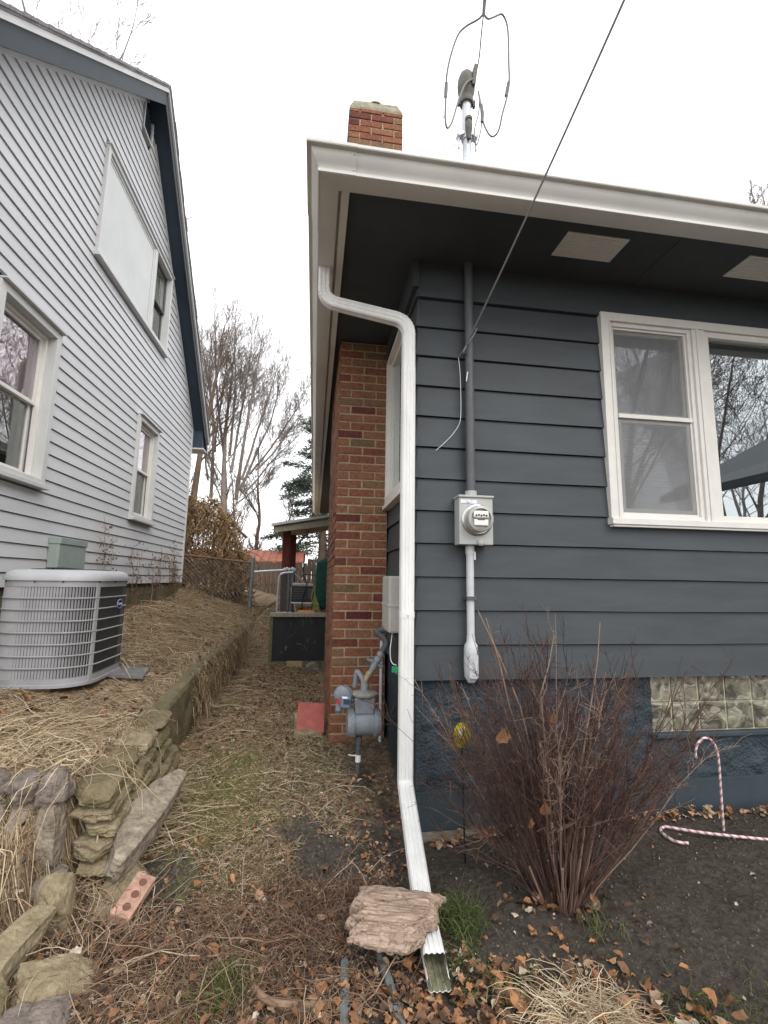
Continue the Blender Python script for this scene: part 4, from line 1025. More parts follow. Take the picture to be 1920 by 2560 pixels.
b = MB(); loft(b, [(inset(-.004), AZ0), (inset(-.004), AZ0 + .022), (inset(.001), AZ0 + .026), (inset(.001), AZ0 + .062)]); build('base_pan', b, M['ac'], ac, smooth=True, angle=35)
b = MB(); loft(b, [(inset(.000), AZ1 - .045), (inset(.000), AZ1)]); build('top_band', b, M['ac'], ac, smooth=True, angle=35)
b = MB(); loft(b, [(inset(-.012), AZ1), (inset(-.014), AZ1 + .02), (inset(.004), AZ1 + .058), (inset(.04), AZ1 + .078), (inset(.10), AZ1 + .082), (inset(.14), AZ1 + .070)]); build('lid', b, M['ac_lid'], ac, smooth=True, angle=60)
b = MB(); cxx, cyy = (ax0 + ax1) / 2, (ay0 + ay1) / 2
for r in np.linspace(.05, .27, 8): b.tube([(cxx + r * math.cos(a), cyy + r * math.sin(a), AZ1 + .086) for a in np.linspace(0, 2 * PI, 30)], .003, 4, False)
build('fan_grille', b, M['dark_metal'], ac)
# louvred panels: vertical fins with horizontal bars, then an open coil guard facing the alley
path = inset(0.0); path = path + [path[0]]
def resample(path, step):
    P = np.array(path); seg = np.linalg.norm(np.diff(P, axis=0), axis=1); cum = np.concatenate([[0], np.cumsum(seg)]); n = int(cum[-1] / step)
    s = np.linspace(0, cum[-1], n + 1); return np.stack([np.interp(s, cum, P[:, 0]), np.interp(s, cum, P[:, 1])], 1)
rp = resample(path, .0205)
ctr = np.array((cxx, cyy))
post = np.array(at(255, 1570, 'Y', 3.86)[:2])
def is_guard(p): return p[0] > ax1 - .055 and ay0 + .17 < p[1] < ay1 - .03
lv = MB(); hb = MB()
for i in range(len(rp) - 1):
    p = rp[i]; q = rp[i + 1]; t = (q - p); L_ = np.linalg.norm(t); t /= L_; nrm = np.array((t[1], -t[0]))
    if not is_guard((p + q) / 2):
        c8 = []
        for z in (AZ0 + .06, AZ1 - .044):
            a1 = p - nrm * .004 + t * .001; a2 = p + t * .0125 - nrm * .012; a3 = a2 + nrm * .002 + t * .003; a4 = p + nrm * .0 + t * .003
            c8 += [(*a1, z), (*a4, z), (*a3, z), (*a2, z)]
        lv.hexa(c8)
build('louvre_panel', lv, M['ac'], ac)
for k in range(1, 8):
    z = AZ0 + .055 + (AZ1 - .045 - AZ0 - .055) * k / 8.0
    hb.tube([(x, y, z) for x, y in inset(-.001) + [inset(-.001)[0]]], .0062, 5, False)
build('guard_bar', hb, M['ac'], ac, smooth=True)
g = MB()
gp = [p for p in rp if is_guard(p)]
for p in gp[::1]: g.tube([(p[0] - .004, p[1], AZ0 + .06), (p[0] - .004, p[1], AZ1 - .04)], .0016, 3, False)
build('coil_guard', g, M['dark_metal'], ac)
for yy in (ay0 + .155, ay1 - .035):
    c = MB(); pp = min(rp, key=lambda p: abs(p[1] - yy) + (0 if p[0] > cxx else 9)); d = np.array(pp) - ctr
    c.obox((pp[0] - .004, pp[1], (AZ0 + AZ1) / 2), (0, 0, math.atan2(*((np.array(pp) - np.array((ax1 - ar, ay0 + ar if yy < cyy else ay1 - ar)))[::-1]))), (.016, .034, AZ1 - AZ0 - .03)); build('corner_post', c, M['ac'], ac, bevel=.004)
for i in range(2, len(rp), 12):
    s = MB(); p = rp[i]; n_ = (p - ctr) / np.linalg.norm(p - ctr); s.lathe([(.006, -.002), (.006, .006), (.003, .008)], (p[0] + n_[0] * .001, p[1] + n_[1] * .001, AZ1 - .008), (0, PI / 2, math.atan2(n_[1], n_[0])), 8); build('screw', s, M['dark_metal'], ac)
by_, bz_ = at(300, 1509, 'X', ax1 + .012)[1:]
b = MB(); ov = [(by_ + .048 * math.cos(a), bz_ + .034 * math.sin(a)) for a in np.linspace(0, 2 * PI, 28, endpoint=False)]
PA = lambda u, n, z: (ax1 + n, u, z)
b.prism(PA, ov, -.002, .012); badge = build('badge', b, M['badge'], ac)
b = MB(); o2 = [(by_ + .050 * math.cos(a), bz_ + .036 * math.sin(a)) for a in np.linspace(0, 2 * PI, 28)]
b.tube([PA(u, .010, z) for u, z in o2], .003, 5, False); build('badge_rim', b, M['galv'], badge)
def text_mesh(txt, size, mat_, parent, loc, rot, shear=0.0, name='lettering'):
    cu = bpy.data.curves.new('lettering', 'FONT'); cu.body = txt; cu.size = size; cu.align_x = 'CENTER'; cu.align_y = 'CENTER'; cu.extrude = .0006; cu.shear = shear
    t = bpy.data.objects.new('tmp', cu); COL.objects.link(t); bpy.context.view_layer.update()
    me = bpy.data.meshes.new_from_object(t.evaluated_get(bpy.context.evaluated_depsgraph_get())); bpy.data.objects.remove(t)
    me.transform(Matrix.Translation(loc) @ Euler(rot).to_matrix().to_4x4())
    me.materials.clear(); me.materials.append(mat_); o = bpy.data.objects.new(name, me); COL.objects.link(o); o.parent = parent; return o
text_mesh('Carrier', .027, M['white'], badge, Vector((ax1 + .0135, by_, bz_)), (PI / 2, 0, PI / 2), .25)

# ================================================================== STONES AND LOOSE THINGS
def rock_mesh(dims, seed, box=0.55, amp=.10, sub=4, flat=None, pts=None, strata=0.0):
    """angular stone: subdivided cube pulled between box and ellipsoid, cut by noise"""
    bm = bmesh.new(); bmesh.ops.create_cube(bm, size=2.0)
    bmesh.ops.subdivide_edges(bm, edges=bm.edges[:], cuts=2 ** sub // 2 - 1, use_grid_fill=True)
    rs = np.random.default_rng(seed); off = Vector(rs.uniform(-50, 50, 3))
    planes = [(Vector(rs.normal(size=3)).normalized(), rs.uniform(.82, 1.05)) for _ in range(9)]
    for v in bm.verts:
        p = v.co.copy(); s = p.normalized()
        q = p * box + s * (1 - box) * 1.25
        for nrm, d in planes:
            e = q.dot(nrm) - d
            if e > 0: q -= nrm * e * .9
        f = mnoise.fractal(q * 1.6 + off, 1.0, 2.0, 4) * amp + mnoise.fractal(q * 5 + off, .8, 2.0, 5) * amp * .5
        q += s * f
        if strata: q += s * strata * math.sin(q.z * 14 + 2 * mnoise.noise(q * 2 + off))
        v.co = Vector((q.x * dims[0] / 2, q.y * dims[1] / 2, q.z * dims[2] / 2))
    vs = [v.co.copy() for v in bm.verts]; fs = [[v.index for v in f.verts] for f in bm.faces]; bm.free(); return vs, fs
def rock(name, label, cat, c, dims, rot, seed, m, parent=None, group=None, **kw):
    kw['amp'] = kw.get('amp', .1) * 1.1; kw['box'] = min(.9, kw.get('box', .6) + .08); kw['sub'] = 5
    vs, fs = rock_mesh(dims, seed, **kw); R = Euler(rot).to_matrix(); c = Vector(tuple(map(float, c)))
    b = MB(); b.add([c + R @ v for v in vs], fs)
    o = build(name, b, M[m], parent, smooth=True, angle=32)
    if parent is None: tag(o, label, cat, group)
    return o

# retaining curb along the bank
rw = thing('retaining_wall', 'low mossy concrete retaining wall holding the grassy bank', 'retaining wall', (-1.05, 5, .15))
def curb(x0, x1, y0, y1, seed, m='mossy_conc'):
    n = 60; ys = np.linspace(y0, y1, n); b = MB(); vs = []
    prof_ = [(x1, -.25), (x1 + .012, .05), (x1, .2), (x1 - .004, .29), (x1 - .018, .315), (x1 - .06, .32), (x0 + .02, .315), (x0, .28), (x0, -.25)]
    P2 = []
    for a, c in zip(prof_[:-1], prof_[1:]):
        for k in range(4): P2.append((a[0] + (c[0] - a[0]) * k / 4, a[1] + (c[1] - a[1]) * k / 4))
    P2.append(prof_[-1]); k = len(P2)
    for y in ys:
        top = float(H0(np.array([x0 - .05]), np.array([y]))[0]) + .015
        for (x, z) in P2:
            f = mnoise.fractal(Vector((x * 6 + seed, y * 6, z * 6)), 1.0, 2.0, 5) * .016
            vs.append((x + f, y, top - .32 + z + f * .8))
    fs = [(i * k + j, i * k + j + 1, (i + 1) * k + j + 1, (i + 1) * k + j) for i in range(n - 1) for j in range(k - 1)]
    fs += [tuple(range(k)), tuple((n - 1) * k + j for j in range(k))]
    b.add(vs, fs); return build('curb', b, M[m], rw, smooth=True, angle=45)
curb(-1.12, -.985, 3.32, 4.78, 1); curb(-1.11, -.99, 4.82, 7.4, 5)

# dry-stacked stones that end the bank
sw_ = thing('stone_wall', 'crumbling dry-stacked stone wall ending the grassy bank', 'stone wall', (-1.1, 2.7, .1))
stones = [  # front end, two cobbles over tall blocks
    ((-1.275, 2.52, .535), (.120, .14, .115), (.06, .1, .12), 'rock_gray', .78), ((-1.145, 2.51, .540), (.135, .15, .125), (.02, -.08, -.10), 'rock_gray', .78),
    ((-1.275, 2.52, .34), (.105, .13, .27), (.0, .04, .05), 'rock', .88), ((-1.15, 2.51, .345), (.125, .14, .26), (.0, -.03, -.05), 'rock', .88),
    ((-1.265, 2.50, .12), (.14, .15, .18), (.0, .0, .0), 'rock_gray', .85), ((-1.115, 2.49, .11), (.14, .15, .17), (.1, .0, .2), 'rock_gray', .8),
    ((-1.40, 2.56, .30), (.13, .15, .34), (.0, .05, .0), 'rock', .85), ((-1.41, 2.57, .52), (.13, .15, .11), (.1, .0, .2), 'rock_gray', .75),
    ]
rs_ = np.random.default_rng(44)
for row in range(6):                      # the long face towards the alley: thin courses dipping towards the front
    y = 2.50 + rs_.uniform(0, .12)
    while y < 3.34:
        ln = rs_.uniform(.15, .30); yc = y + ln / 2; z = .520 - .078 * row + (yc - 2.9) * .12
        stones.append(((-.995 + .012 * row + rs_.normal(0, .012) - .05 * max(0, 2.7 - yc), yc, z), (.19, ln + .02, rs_.uniform(.055, .074)), (.15 + rs_.normal(0, .03), rs_.normal(.04, .04), rs_.normal(.02, .05)), rs_.choice(['rock_moss', 'rock_moss', 'rock_yellow']), .84)); y += ln
for i, (c, d, r, m_, bx) in enumerate(stones):
    rock('stone', None, None, c, d, r, 100 + i, m_, parent=sw_, box=bx, amp=.075, sub=4)

def lay(x, y, dz): return (x, y, h1(x, y) + dz)
# long slab lying against the wall
p0, p1 = Vector((-.83, 2.50, .19)), Vector((-.80, 3.06, .335))
rock('stone_slab', 'long pale stone slab leaning along the foot of the stone wall', 'stone', (p0 + p1) / 2, (.17, .68, .13), (.24, .25, -.03), 201, 'rock', box=.90, amp=.05)
rock('flat_stone', 'flat ochre stone tucked under the long pale slab', 'stone', (-.80, 2.47, .08), (.19, .30, .10), (.2, .25, -.1), 202, 'rock_yellow', box=.8, amp=.06)
rock('block_stone', 'squarish yellowish stone standing below the gray cobbles', 'stone', (-1.02, 2.33, .135), (.14, .16, .24), (.22, -.08, .18), 203, 'rock_yellow', box=.85, amp=.05)
rock('wedge_stone', 'long ochre gray stone lying at the left picture edge', 'stone', (-1.07, 2.12, .10), (.15, .30, .16), (.2, .1, -.25), 204, 'rock_yellow', box=.8, amp=.09)
rock('pointed_stone', 'pointed pale stone lying alone in the dry leaves', 'stone', (-.86, 2.03, .055), (.27, .14, .11), (.1, .22, .42), 205, 'rock_yellow', box=.5, amp=.1)
rock('round_rock', 'broad pinkish gray rock in the bottom left corner', 'stone', (-.87, 1.85, .02), (.28, .20, .12), (.0, .0, .2), 206, 'rock_gray', box=.5, amp=.1)
rock('corner_rock', 'dark ochre rock at the lower left picture edge', 'stone', (-1.05, 1.94, .06), (.16, .18, .15), (.2, .0, .4), 207, 'rock_moss', box=.6, amp=.1)
rock('square_stone', 'small square mossy stone at the near end of the retaining wall', 'stone', (-.93, 3.42, .235), (.145, .20, .15), (.0, .1, -.1), 208, 'rock_moss', box=.85, amp=.05)
rock('pale_stone', 'small whitish stone on the bare soil beside the shrub', 'stone', lay(1.30, 2.16, .012), (.055, .045, .04), (.0, .1, .3), 209, 'rock', box=.5, amp=.1)
rock('gray_stone', 'small rounded gray stone at the right foot of the chalkboard', 'stone', lay(.045, 6.70, .06), (.20, .15, .13), (.0, .05, .1), 210, 'rock_gray', box=.6, amp=.1)
# brick with three holes
bk = thing('loose_brick', 'pale pink brick with three round holes tilted in the dirt', 'brick', lay(-.725, 2.38, .03))
Rb = Euler((.30, .30, -.16)); Rm = Rb.to_matrix(); bc = Vector((-.725, 2.38, h1(-.725, 2.38) + .045))
b = MB(); b.obox(bc, Rb, (.088, .195, .056)); build('body', b, M['pink_brick'], bk, bevel=.006)
for k in (-1, 0, 1):
    b = MB(); c = bc + Rm @ Vector((0.004, k * .056, .0292)); b.lathe([(.0165, -.001), (.0165, .0008)], c, Rb, 16); build('hole', b, M['brick_hole'], bk)
# red slab and the tan blocks under it, beside the chimney foot
b = MB(); b.obox((.02, 4.30, .30), (.62, .06, .02), (.235, .30, .045)); tag(build('red_paver', b, M['red_slab'], None, bevel=.005), 'square red paver leaning at the foot of the brick chimney', 'paver')
rock('tan_block', 'tan concrete block lying below the leaning red paver', 'block', (.0, 4.16, .19), (.24, .13, .11), (.1, .05, .1), 220, 'rock_yellow', box=.9, amp=.03)
rock('tan_block', 'tan block tucked behind the leaning red paver', 'block', (-.07, 4.36, .25), (.12, .16, .15), (.1, .05, .2), 221, 'rock_yellow', box=.9, amp=.03)
b = MB(); b.obox((-1.50, 4.36, h1(-1.50, 4.36) + .03), (.05, .10, .15), (.26, .30, .03)); tag(build('paver', b, M['pad'], None, bevel=.004), 'flat dark gray paver on the grass beside the air conditioner', 'paver')

# weathered piece of a log across the downspout
def log_piece():
    nx, ny = 150, 80; us = np.linspace(0, 1, nx); ws = np.linspace(0, 1, ny)
    U, Wv = np.meshgrid(us, ws)
    rag = np.vectorize(lambda a, s: mnoise.fractal(Vector((a * 4.5, s, .3)), 1, 2, 4))
    left = .02 + .05 * rag(ws * 5, 4.0) + .085 * rag(ws * 1.4, 1.0) + .06 * np.exp(-((ws - .62) / .09) ** 2) + .05 * np.clip(ws - .75, 0, 1); right = 1.0 + .045 * rag(ws * 5, 2.0) + .06 * rag(ws * 1.4, 7.0) - .50 * np.clip(.42 - ws, 0, 1) + .05 * np.exp(-((ws - .9) / .1) ** 2)
    rg2 = .035 * rag(us * 2, 3.0); lo = rg2 + np.interp(us, [0, .25, .6, .85, 1], [.06, .0, -.05, -.02, .12]); hi = .03 * rag(us * 2, 5.0) + np.interp(us, [0, .2, .55, 1], [.93, .99, .96, .90])
    X = left[:, None] + (right - left)[:, None] * U; Y = lo[None, :] + (hi - lo)[None, :] * Wv
    bow = .062 * np.sin(PI * np.clip(Wv, 0, 1)) ** .7
    gr = np.vectorize(lambda a, c: mnoise.fractal(Vector((a * 1.6, c * 15 + .8 * math.sin(a * 4), 2.0)), .9, 2.1, 4))(X, Y)
    crack = -np.clip(np.abs(np.vectorize(lambda a, c: mnoise.noise(Vector((a * 1.5, c * 6.5, 9.0))))(X, Y)) * -20 + 1, 0, 1)
    ed = np.minimum(np.minimum(U, 1 - U) * 9, np.minimum(Wv, 1 - Wv) * 6); ed = np.clip(ed, 0, 1) ** .5
    Z = (bow + .009 * gr + .010 * crack) * ed
    rl = np.random.default_rng(8)
    for _ in range(16):
        pu, pw = rl.uniform(.08, .92), rl.uniform(.08, .92); Z -= rl.uniform(.006, .02) * np.exp(-((U - pu) / rl.uniform(.03, .10)) ** 2 - ((Wv - pw) / rl.uniform(.008, .022)) ** 2)
    Z -= .035 * np.exp(-((U - .10) / .12) ** 2 - ((Wv - .72) / .07) ** 2)
    L_, Wd = .35, .30
    top = np.stack([X * L_, Y * Wd, Z], -1).reshape(-1, 3); bot = np.stack([X * L_, Y * Wd, Z - .014 - .024 * ed], -1).reshape(-1, 3)
    i = np.arange(ny - 1)[:, None] * nx + np.arange(nx - 1)[None, :]
    F = np.stack([i, i + 1, i + nx + 1, i + nx], -1).reshape(-1, 4)
    N = nx * ny
    rim = [*(np.arange(nx)), *(np.arange(1, ny) * nx + nx - 1), *((ny - 1) * nx + np.arange(nx - 2, -1, -1)), *(np.arange(ny - 2, 0, -1) * nx)]
    side = np.array([(rim[k], rim[(k + 1) % len(rim)], rim[(k + 1) % len(rim)] + N, rim[k] + N) for k in range(len(rim))])
    V = np.concatenate([top, bot]); F = np.concatenate([F, F[:, ::-1] + N, side[:, ::-1]])
    R = np.array(Euler((.10, -.02, -.29)).to_matrix()); V = V @ R.T + np.array([.160, 1.965, .150])
    o = raw('log_slab', V, F, None, M['log'], 'ragged weathered slab of log lying across the white downspout', 'log')
    o.data.polygons.foreach_set('use_smooth', np.ones(len(o.data.polygons), dtype=bool))
log_piece()
# two weathered metal bars poking out of the leaves
for nm, pA, pB, lab in (('l', (.172, 2.02), (.150, 1.72), 'blue gray metal bar half buried left of the downspout outlet'), ('r', (.300, 2.08), (.345, 1.72), 'blue gray metal bar under the log slab nearest the downspout outlet')):
    b = MB(); P = [(pA[0] + (pB[0] - pA[0]) * t, pA[1] + (pB[1] - pA[1]) * t, h1(pA[0] + (pB[0] - pA[0]) * t, pA[1] + (pB[1] - pA[1]) * t) + .014 - .006 * t) for t in np.linspace(0, 1, 10)]
    b.tube(P, .017, 7); tag(build('metal_bar', b, mat('weathered_bar', (.14, .165, .17), .8, .4, 25, .5, 60), None, smooth=True), lab, 'metal bar')
b = MB(); P = smooth_path([(-.18, 2.02, h1(-.18, 2.02) + .035), (-.155, 1.93, h1(-.155, 1.93) + .03), (-.09, 1.85, h1(-.09, 1.85) + .03), (.02, 1.83, h1(.02, 1.83) + .02), (.10, 1.86, h1(.10, 1.86) + .0)], 6)
b.tube(P, [.006] * 6 + [.011] * 19, 8, tint=.6); tag(build('stick', b, M['twig'], None, smooth=True), 'thick curved brown stick at the bottom edge of the picture', 'stick')

# garden ornament on a rod, candy canes
go = thing('garden_stake', 'black garden stake topped with a yellow mosaic glass ball', 'garden ornament', (.818, 2.55, .03))
b = MB(); b.tube([(.828, 2.55, h1(.828, 2.55) - .03), (.815, 2.55, .63)], .0052, 7); build('rod', b, M['black'], go)
b = MB(); b.lathe([(.004, -.066), (.026, -.056), (.043, -.03), (.048, 0), (.044, .03), (.028, .055), (.004, .066)], (.816, 2.55, .682), (0, .12, 0), 18); ball = build('glass_ball', b, M['yellow_glass'], go, smooth=True)
b = MB(); b.obox((.792, 2.508, .698), (.1, .3, .5), (.022, .008, .034)); build('glass_chip', b, M['white'], ball, bevel=.003)
def cane(name, P, label, r=.0068):
    P = smooth_path(P, 10); n = 10; b = MB()
    # uniform spacing so that the stripes keep their pitch
    A = np.array(P); seg = np.linalg.norm(np.diff(A, axis=0), axis=1); cum = np.concatenate([[0], np.cumsum(seg)]); s = np.arange(0, cum[-1], .0042)
    P = np.stack([np.interp(s, cum, A[:, k]) for k in range(3)], 1)
    b.tube(P, r, n); nf = (len(P) - 1) * n
    for f in range(nf):
        i, j = divmod(f, n); b.mi[f] = 1 if ((j - i) % n) < 4 else 0
    return tag(build(name, b, [M['cane_white'], M['cane_red']], None, smooth=True), label, 'candy cane')
c0 = at(1812, 2118, 'Y', 2.63); YC = 2.63
pxs = [(1815, 2135), (1812, 2112), (1806, 2030), (1801, 1960), (1797, 1905), (1791, 1872), (1777, 1850), (1760, 1845), (1745, 1858), (1739, 1880), (1741, 1896)]
cane('candy_cane', [at(x, y, 'Y', YC) for x, y in pxs], 'red and white candy cane stake standing in the bare soil')
zc = h1(2.4, 2.66) + .015
cane('candy_cane', [at(x, y, 'Z', zc) for x, y in ((2250, 2128), (2080, 2115), (1920, 2099), (1850, 2092), (1760, 2082), (1690, 2071), (1662, 2067), (1651, 2075), (1664, 2090), (1690, 2104), (1722, 2108))], 'candy cane stake lying fallen on the soil', .008)

# ================================================================== FAR END OF THE ALLEY
bb = thing('chalkboard', 'framed black chalkboard standing across the alley', 'chalkboard', (-.2, 7.1, .25))
BX0, BX1, BZ0, BZ1, BY = -.60, .42, .275, 1.0, 7.1
b = MB(); b.box(BX0 + .04, BX1 - .04, BY, BY + .02, BZ0 + .04, BZ1 - .06); bd = build('board', b, M['chalk'], bb)
b = MB()
for (x, z, w, h, r) in ((-.30, .84, .008, .05, 0), (-.14, .88, .007, .06, .1), (-.12, .84, .006, .07, .1), (-.02, .90, .007, .05, .1), (-.08, .90, .006, .07, .1), (.0, .86, .008, .06, .2), (-.36, .50, .03, .06, .2), (-.42, .44, .02, .03, 0), (-.16, .55, .05, .012, .0), (-.05, .60, .012, .05, .3), (-.20, .56, .03, .01, .2), (-.13, .48, .012, .014, 0), (.05, .58, .01, .05, .4), (-.28, .68, .16, .005, -.6), (-.08, .50, .10, .005, .9)):
    b.obox((x, BY - .0012, z), (0, r, 0), (w, .002, h))
build('chalk_mark', b, M['chalk_mark'], bd)
b = MB(); b.box(BX0, BX0 + .045, BY - .015, BY + .03, BZ0, BZ1 - .06); b.box(BX1 - .045, BX1, BY - .015, BY + .03, BZ0, BZ1 - .06); b.box(BX0 + .045, BX1 - .045, BY - .015, BY + .03, BZ0, BZ0 + .035); b.box(BX0 - .05, BX0 + .25, BY - .05, BY - .016, BZ0 - .02, BZ0 + .012); build('frame', b, M['wood_green'], bb, bevel=.003)
b = MB(); b.box(BX0 - .012, BX1, BY - .045, BY + .05, BZ1 - .06, BZ1); build('top_rail', b, M['wood_gray'], bb, bevel=.006)
b = MB(); b.obox((-.225, 6.96, h1(-.225, 6.96) + .035), (0, .03, .05), (.22, .09, .085)); tag(build('wood_block', b, M['tan_slab'], None, bevel=.006), 'tan block propping the foot of the chalkboard', 'block')

# chain-link fence, post by post
def link_mesh(b, A, Bq, z0f, z1f, cell=.085, r=.0013):
    A = np.array(A, float); Bq = np.array(Bq, float); L_ = np.linalg.norm((Bq - A)[:2]); n = int(L_ / cell) + 1
    for sgn in (1, -1):
        for k in range(-14, n + 14):
            pts = []
            s0 = k * cell
            for j in range(30):
                s = s0 + sgn * j * .5 * cell * 1.0; z = j * .5 * cell
                if 0 <= s <= L_:
                    p = A + (Bq - A) * s / L_; zb = z0f(s / L_); zt = z1f(s / L_)
                    if zb + z <= zt: pts.append((p[0], p[1], zb + z))
            if len(pts) > 1: b.tube([pts[0], pts[-1]], r, 3, False)
cf = thing('chain_link_fence', 'rusty chain-link fence running behind the white house', 'fence', (-2.0, 10.0, .8))
PA_, PB_ = (-2.71, 10.0), (-1.27, 10.0)
for (x, zt, lean) in ((-2.71, 1.99, .0), (-1.277, 1.88, .024)):
    b = MB(); b.tube([(x, 10.0, .6), (x + lean, 10.0, zt)], .040, 12); b.lathe([(.044, 0), (.044, .03), (.02, .06)], (x + lean, 10, zt), (0, 0, 0), 12)
    for z in (1.1, 1.5): b.lathe([(.046, 0), (.046, .03)], (x + lean * (z - .6), 10, z), (0, 0, 0), 12)
    build('post', b, M['post'], cf, smooth=True)
b = MB(); b.tube([(-2.71, 10, 1.945), (-1.26, 10, 1.80)], .021, 8); build('top_rail', b, M['rust'] if False else mat('rusty_rail', (.13, .09, .065), .8, .4, 15), cf, smooth=True)
b = MB(); link_mesh(b, (-2.71, 10.0), (-1.27, 10.0), lambda t: .82, lambda t: 1.93 - .13 * t); link_mesh(b, (-4.5, 10.0), (-2.71, 10.0), lambda t: .9, lambda t: 1.93); build('wire_mesh', b, M['link'], cf)
# the gate
cg = thing('chain_link_gate', 'open chain-link gate with a bent galvanised pipe frame', 'gate', (-.65, 10.0, .8))
b = MB(); b.tube([(-1.25, 10.02, 1.615), (-.62, 10.02, 1.665)], .022, 8); build('gate_bar', b, M['galv'], cg, smooth=True)
b = MB(); b.tube(arc_path([(-.72, 9.9, .78), (-.70, 9.9, 1.60), (-.42, 9.95, 1.62)], .16, 8), .022, 8); b.tube([(-.74, 9.9, .80), (-.40, 9.95, .80)], .02, 8); build('gate_frame', b, M['galv'], cg, smooth=True)
for x, rr in ((-.505, .028), (-.43, .036)):
    b = MB(); b.tube([(x, 10.0, .6), (x, 10.0, 1.64)], rr, 10); build('gate_post', b, M['post'], cg, smooth=True)
b = MB()
for k, x in enumerate((-.60, -.55, -.50, -.44, -.40)): b.lathe([(.02, 0), (.034, .02), (.03, .05), (.008, .075)], (x, 10.0, 1.64 + .015 * (k % 2)), (0, 0, 0), 8)
build('gate_hinge', b, M['galv'], cg)
b = MB(); link_mesh(b, (-.71, 9.91), (-.45, 9.95), lambda t: .82, lambda t: 1.6, .055, .003)
build('wire_mesh', b, M['link'], cg)
b = MB(); b.box(-.66, -.52, 10.03, 10.05, .8, 1.56); build('gate_backing', b, mat('maroon_cloth', (.075, .045, .045), .9, .3, 14), cg)
# posts and sheet roof of the back porch
bp_ = thing('back_porch', 'small back porch roof of corrugated sheet on rust red posts', 'porch', (-.1, 11.0, .8))
for (x, y, w) in ((-.655, 11.2, .085), (-.55, 12.4, .075)):
    b = MB(); b.box(x - w, x + w, y - w, y + w, .7, 2.62); build('post', b, M['rust'], bp_, bevel=.01)
b = MB()
vs = []; n = 44
for k in range(n):
    t = k / (n - 1); y = 10.6 + 3.0 * t
    wv = .018 * math.sin(k * PI / 1.0 * .5 * 2)
    vs += [(-.95, y, 2.66 - .03 * t + wv), (.75, y, 2.98 - .03 * t + wv)]
b.add(vs, [(2 * k, 2 * k + 1, 2 * k + 3, 2 * k + 2) for k in range(n - 1)]); build('sheet_roof', b, M['corrug'], bp_)
b = MB(); b.hexa([(-.97, 10.55, 2.64), (.75, 10.55, 2.965), (.75, 10.6, 2.965), (-.97, 10.6, 2.64), (-.97, 10.55, 2.70), (.75, 10.55, 3.02), (.75, 10.6, 3.02), (-.97, 10.6, 2.70)]); build('roof_edge', b, M['corrug_edge'], bp_)
b = MB(); b.hexa([(-.92, 10.62, 2.50), (.75, 10.62, 2.76), (.75, 10.68, 2.76), (-.92, 10.68, 2.50), (-.92, 10.62, 2.62), (.75, 10.62, 2.92), (.75, 10.68, 2.92), (-.92, 10.68, 2.62)]); b.box(-.24, -.19, 10.6, 13.4, 2.66, 2.74); build('beam', b, M['wood_gray'], bp_)
# things on the patio
bq = thing('barbecue', 'black barbecue cart standing behind the chalkboard', 'barbecue', (-.2, 9.6, .8))
b = MB(); b.box(-.41, .02, 9.4, 9.8, 1.04, 1.35); body = build('cabinet', b, M['bbq'], bq, bevel=.015)
b = MB()
for k in range(5): b.box(-.39, -.13, 9.392, 9.40, 1.10 + k * .045, 1.118 + k * .045)
b.box(-.10, .0, 9.39, 9.40, 1.10, 1.30); build('front_panel', b, mat('panel_gray', (.06, .06, .065), .4), body)
b = MB(); b.obox((-.20, 9.6, 1.375), (0, .03, 0), (.40, .38, .05)); build('lid', b, M['corrug_edge'], bq, bevel=.012)
b = MB(); b.box(-.42, .03, 9.38, 9.42, 1.015, 1.04); build('shelf', b, M['galv'], bq)
for x in (-.39, .0):
    b = MB(); b.box(x - .015, x + .015, 9.42, 9.45, .78, 1.02); build('leg', b, M['bbq'], bq)
b = MB(); b.tube([(-.20, 9.3, .80), (-.20, 9.28, 1.1), (-.12, 9.28, 1.4), (-.2, 9.3, 1.58), (-.19, 9.3, 1.98)], .011, 6); b.tube([(-.19, 9.3, 1.58), (.12, 9.3, 1.56)], .010, 6); tag(build('shepherd_hook', b, M['black'], None, smooth=True), 'thin bent black garden hook in front of the barbecue', 'garden hook')
om = thing('orange_mower', 'low orange garden machine lying behind the chalkboard', 'mower', (-.1, 8.6, .8))
b = MB(); b.hexa([(-.30, 8.45, .80), (.08, 8.45, .80), (.08, 8.8, .80), (-.30, 8.8, .80), (-.26, 8.5, .93), (.04, 8.5, .93), (.04, 8.75, .93), (-.26, 8.75, .93)]); build('deck', b, M['orange'], om, bevel=.03)
for x in (-.31, .09):
    b = MB(); b.lathe([(.06, -.02), (.065, 0), (.06, .02)], (x, 8.6, .835), (0, PI / 2, 0), 16); build('wheel', b, M['bbq'], om)
b = MB(); b.hexa([(.0, 9.15, .9), (.13, 9.15, .9), (.13, 9.3, .9), (.0, 9.3, .9), (.02, 9.18, 1.36), (.11, 9.18, 1.36), (.11, 9.28, 1.36), (.02, 9.28, 1.36)]); b.tube(smooth_path([(.02, 9.14, 1.36), (-.02, 9.12, 1.15), (.02, 9.1, 1.02), (.10, 9.1, 1.0)], 5), .012, 6); tag(build('garden_bag', b, M['lime'], None, bevel=.02), 'yellow green garden bag leaning by the covered chair', 'bag')
vs, fs = rock_mesh((.34, .4, .98), 301, box=.6, amp=.1); b = MB(); b.add([Vector((.22, 9.3, 1.35)) + v for v in vs], fs); tag(build('covered_chair', b, M['dgreen'], None, smooth=True, angle=0), 'tall dark green covered bundle beside the brick chimney', 'garden furniture')
